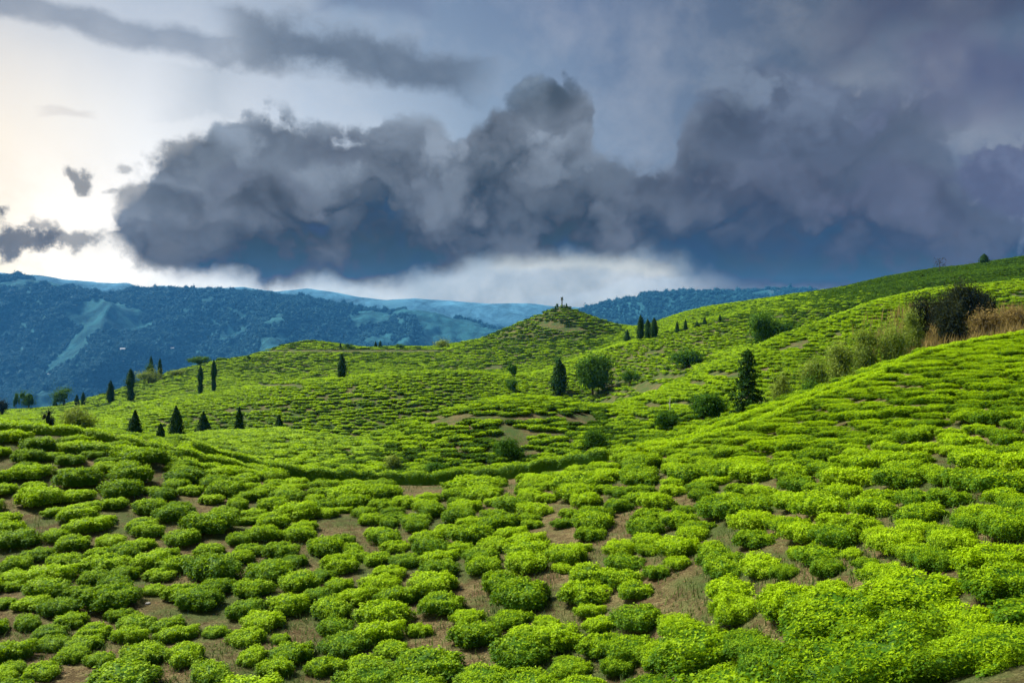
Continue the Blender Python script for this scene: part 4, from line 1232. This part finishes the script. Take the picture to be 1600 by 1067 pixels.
rg2 = np.random.default_rng(21)
n = 9000
px = np.concatenate([rg2.uniform(1400, 1760, n // 2), rg2.normal(1450, 40, n // 4), rg2.uniform(1545, 1760, n - n // 2 - n // 4)])
d = rg2.uniform(96, 136, n)
x = (px - 800) / F * d
keep = fbm(x / 3.0, d / 3.0, 3, 3) > -0.12
x, d = x[keep], d[keep]
v, f, a = blades(np.stack([x, d, hgt(x, d) - 0.05], -1), 2.3, 0.05, rg2, 0.30)
tag(mesh_obj('dry_grass', v, f, M_STRAW, attrs={'age': a}), 'tall orange-brown dry grass beside the dark thicket', kind='stuff')

# tufts
P_ = []
n = 90000
d = np.exp(rg2.uniform(math.log(9), math.log(50), n)); x = rg2.uniform(-0.75, 0.75, n) * d
z = hgt(x, d); den = fbm(x / 2.2, d / 2.2, 3, 55) + 0.35 * fbm(x / 0.4, d / 0.4, 2, 56)
k_ = (den > 0.0)
x, d, z = x[k_][:42000], d[k_][:42000], z[k_][:42000]
v, f, a = blades(np.stack([x, d, z - 0.01], -1), 0.13, 0.009, rg2, 0.7)
tag(mesh_obj('grass', v, f, M_GRASS, attrs={'age': a}), 'short mixed green and dry grass on the bare earth', kind='stuff')

# fallen leaves and clods
n = 16000
d = np.exp(rg2.uniform(math.log(9), math.log(48), n)); x = rg2.uniform(-0.75, 0.75, n) * d
v, f, a = leaves_at(np.stack([x, d, hgt(x, d) + 0.012], -1), np.tile([0, 0, 1.0], (n, 1)), 0.055, rg2, 0.8, 0.6, 0.5, rg2.uniform(0, 1, n))
M_LITTER = leaf_mat('fallen_leaves', (0.06, 0.035, 0.018), (0.26, 0.17, 0.08), (0.20, 0.11, 0.05), 0.0, 0.6)
tag(mesh_obj('leaf_litter', v, f, M_LITTER, attrs={'age': a}), 'dry fallen leaves strewn over the earth between bushes', kind='stuff')

# pale stones lying on the earth
m, nt, out = new_mat('pale_stone'); geo = nt.nodes.new('ShaderNodeNewGeometry'); nn = noise(nt, geo.outputs['Position'], 14, 4, 0.6)
principled(nt, out, ramp(nt, X(nt, nn.outputs['Fac']), [(0.3, (0.16, 0.15, 0.13)), (0.7, (0.38, 0.37, 0.34))]), 0.8)
for k, (px, py, s, lab) in enumerate([(231, 944, 0.06, 'flat pale stone on the bare earth at lower left'), (651, 802, 0.05, 'small white stone on the grassy gap below the middle hedge'),
        (888, 823, 0.06, 'small white stone beneath a bush right of centre'), (1182, 850, 0.045, 'small pale stone on the bare strip at lower right'),
        (955, 633, 0.38, 'pale boulder among the terraces below the round tree'), (997, 596, 0.35, 'pale boulder on the valley side above the terraces'),
        (1551, 742, 0.06, 'tiny pale stone by the bushes near the right edge'), (1050, 714, 0.12, 'flat pale stone on the bare ledge under the right crest')]):
    x, y, z = hit(px, py)
    bm_rg = np.random.default_rng(900 + k)
    T, Pp = np.meshgrid(np.linspace(0, 2 * math.pi, 10, endpoint=False), np.linspace(-1.5, 1.5, 7), indexing='ij')
    q = 1 + fbm(np.cos(T) * 1.5 + k * 3, Pp + np.sin(T) * 1.5, 3, k) * 0.6
    V = np.stack([np.cos(T) * np.cos(Pp) * q * 1.2, np.sin(T) * np.cos(Pp) * q, np.sin(Pp) * q * 0.5 + 0.25], -1).reshape(-1, 3) * s
    i = np.arange(70).reshape(10, 7); j = np.roll(i, -1, 0)
    fc = np.stack([i[:, :-1], j[:, :-1], j[:, 1:], i[:, 1:]], -1).reshape(-1, 4)
    o = mesh_obj('stone', V, fc, m, smooth=True); o.location = (x, y, z)
    tag(o, lab, 'stone')


# ------------------------------------------------------------------ lookout on the pointed hill
def box_v(cx, cy_, cz, sx, sy, sz):
    V = np.array([(a, b, c) for c in (-1, 1) for (a, b) in ((-1, -1), (1, -1), (1, 1), (-1, 1))], float) * np.array([sx, sy, sz]) * 0.5 + np.array([cx, cy_, cz])
    F_ = np.array([(0, 3, 2, 1), (4, 5, 6, 7), (0, 1, 5, 4), (1, 2, 6, 5), (2, 3, 7, 6), (3, 0, 4, 7)])
    return V, F_


def boxes(name, lst, mat, parent):
    vs, fs = [], []
    for b in lst:
        V, F_ = box_v(*b); fs.append(F_ + 8 * len(vs)); vs.append(V)
    return mesh_obj(name, np.concatenate(vs), np.concatenate(fs), mat, parent=parent)


m_conc, nt, out = new_mat('weathered_concrete'); geo = nt.nodes.new('ShaderNodeNewGeometry'); nn = noise(nt, geo.outputs['Position'], 2.5, 5, 0.7)
principled(nt, out, ramp(nt, X(nt, nn.outputs['Fac']), [(0.3, (0.10, 0.11, 0.11)), (0.7, (0.30, 0.31, 0.30))]), 0.9)
hx, hy = (878 - 800) / F * 400, 400.0
hz_ = float(hgt(hx, hy))
r = empty('lookout_post', (hx, hy, hz_ - 0.1))
tag(r, 'small grey lookout post on the tip of the pointed hill', 'tower')
boxes('pillar', [(0, 0, 1.3, 0.55, 0.55, 2.8)], m_conc, r)
boxes('platform', [(0, 0, 2.75, 1.5, 1.3, 0.16)], m_conc, r)
boxes('cabin', [(0, 0, 3.35, 0.95, 0.9, 1.0)], m_conc, r)
boxes('roof', [(0, 0, 3.93, 1.35, 1.2, 0.14)], m_conc, r)
boxes('aerial', [(0.25, 0, 4.3, 0.07, 0.07, 0.7)], m_conc, r)
for k, (px, ht, w, lab) in enumerate([(871, 2.2, 1.6, 'small bush left of the lookout post'), (885, 1.9, 1.1, 'small dark bush right of the lookout post'), (868, 1.3, 1.2, 'low bush on the left shoulder of the lookout hilltop')]):
    x = (px - 800) / F * 400; r = empty('shrub', (x, 400.0, float(hgt(x, 400.0)) - 0.1)); tag(r, lab, 'shrub')
    crown_round(ht, w, 950 + k, M_BROAD, r, 160, 0.3, 4, 0.03)

# ------------------------------------------------------------------ woods and houses on the mountains
fsrc = bpy.data.collections.new('wood_sources')
for k in range(6):
    o = crown_round(1.0, 1.0, 970 + k, M_WOOD, None, 260, 0.13, 6, 0.0); COL.objects.unlink(o); o.name = 'wood_%02d' % k; fsrc.objects.link(o)


def woods(grid, t, ci, n, name, label, seed, smin, smax, dens, front=True):
    rg = np.random.default_rng(seed); nx, ny, _ = grid.shape
    tj = np.where(rg.uniform(0, 1, n) < 0.14, rg.normal(ci, 0.03, n), rg.uniform(0.35, ci + 0.1, n)) / (len(t) - 1) * (len(t) - 1)
    fj = np.clip(tj / t[-1] * (ny - 1), 0, ny - 1.01); fi = rg.uniform(0, nx - 1.01, n)
    i, j = fi.astype(int), fj.astype(int); a, b = (fi - i)[:, None], (fj - j)[:, None]
    P = (grid[i, j] * (1 - a) + grid[i + 1, j] * a) * (1 - b) + (grid[i, j + 1] * (1 - a) + grid[i + 1, j + 1] * a) * b
    q = fbm(P[:, 0] / 260, P[:, 1] / 420, 4, seed, 0.6) > dens
    P = P[q]; n = len(P)
    s = rg.uniform(smin, smax, n) * (1 + (rg.uniform(0, 1, n) > 0.96) * 0.7)
    P[:, 2] -= s * 0.2
    planting(name, P, np.stack([s * rg.uniform(0.9, 1.5, n), s * rg.uniform(0.9, 1.5, n), s * rg.uniform(0.8, 1.3, n)], -1), np.stack([0 * s, 0 * s, rg.uniform(0, 6, n)], -1),
             rg.integers(0, 6, n), fsrc, label)


woods(mt1, t1, c1, 80000, 'woods', 'blue-green woods covering the left mountainside', 31, 10, 24, -0.12)
woods(mt3, t3, c3, 26000, 'woods', 'dark woods covering the right mountain', 32, 10, 22, -0.35)

m_wall, nt, out = new_mat('whitewash'); principled(nt, out, (0.5, 0.49, 0.46), 0.9)
m_roof, nt, out = new_mat('metal_roof'); principled(nt, out, (0.36, 0.38, 0.40), 0.7)
m_win, nt, out = new_mat('dark_window'); principled(nt, out, (0.03, 0.035, 0.04), 0.3)


def on_mountain(px, py, grid):
    g = grid.reshape(-1, 3); gp, gq = 800 + F * g[:, 0] / g[:, 1], HY - F * (g[:, 2] - CZ) / g[:, 1]
    k = np.argsort((gp - px) ** 2 + (gq - py) ** 2 + (g[:, 1] - g[:, 1].min()) * 0.004)[0]
    return g[k]


for k, (px, py, s, lab) in enumerate([(148, 572, 1.0, 'tiny white house low on the left mountainside, below the others'), (192, 548, 1.0, 'tiny long white house midway up the left mountainside'),
        (268, 546, 0.9, 'tiny white house right of the long one on the mountainside'), (64, 590, 0.9, 'tiny pale house on the lower terraces at far left'),
        (78, 586, 0.7, 'tiny pale house right beside another on the lower terraces'), (190, 566, 0.6, 'tiny pale house between two larger white ones'), (25, 431, 0.9, 'tiny house on the left summit of the mountain')]):
    x, y, z = on_mountain(px, py, mt1)
    r = empty('house', (x, y, z - 0.5), 0.3 * math.sin(k * 2.3)); s *= 1.3; r.scale = (s, s, s)
    tag(r, lab, 'house', 'tiny houses on the far mountainside')
    boxes('wall', [(0, 0, 3, 16, 9, 6)], m_wall, r)
    V = np.array([(-9, -5.6, 6), (9, -5.6, 6), (9, 5.6, 6), (-9, 5.6, 6), (-9, 0, 9.5), (9, 0, 9.5)], float)
    me = bpy.data.meshes.new('roof'); me.from_pydata([tuple(q) for q in V], [], [(0, 1, 5, 4), (2, 3, 4, 5), (0, 4, 3), (1, 2, 5), (0, 3, 2, 1)]); me.materials.append(m_roof)
    o = bpy.data.objects.new('roof', me); COL.objects.link(o); o.parent = r
    for wx in (-5, 0, 5): boxes('window', [(wx, -4.55, 3.2, 1.6, 0.2, 1.8)], m_win, r)


# ------------------------------------------------------------------ air
hv = [(x, y, z) for z in (-561.0, HZ_TOP) for (x, y) in ((-11500, -300), (11500, -300), (11500, HZ_END), (-11500, HZ_END))]
hf = [(0, 3, 2, 1), (4, 5, 6, 7), (0, 1, 5, 4), (1, 2, 6, 5), (2, 3, 7, 6), (3, 0, 4, 7)]
m, nt, out = new_mat('mountain_air')
pv = nt.nodes.new('ShaderNodeVolumePrincipled')
pv.inputs['Color'].default_value = (0.09, 0.42, 1.0, 1)
pv.inputs['Density'].default_value = HZ_DENS
pv.inputs['Anisotropy'].default_value = 0.0
nt.links.new(pv.outputs[0], out.inputs['Volume'])
tag(mesh_obj('haze', hv, hf, m), 'thin blue air over the valley', kind='stuff')
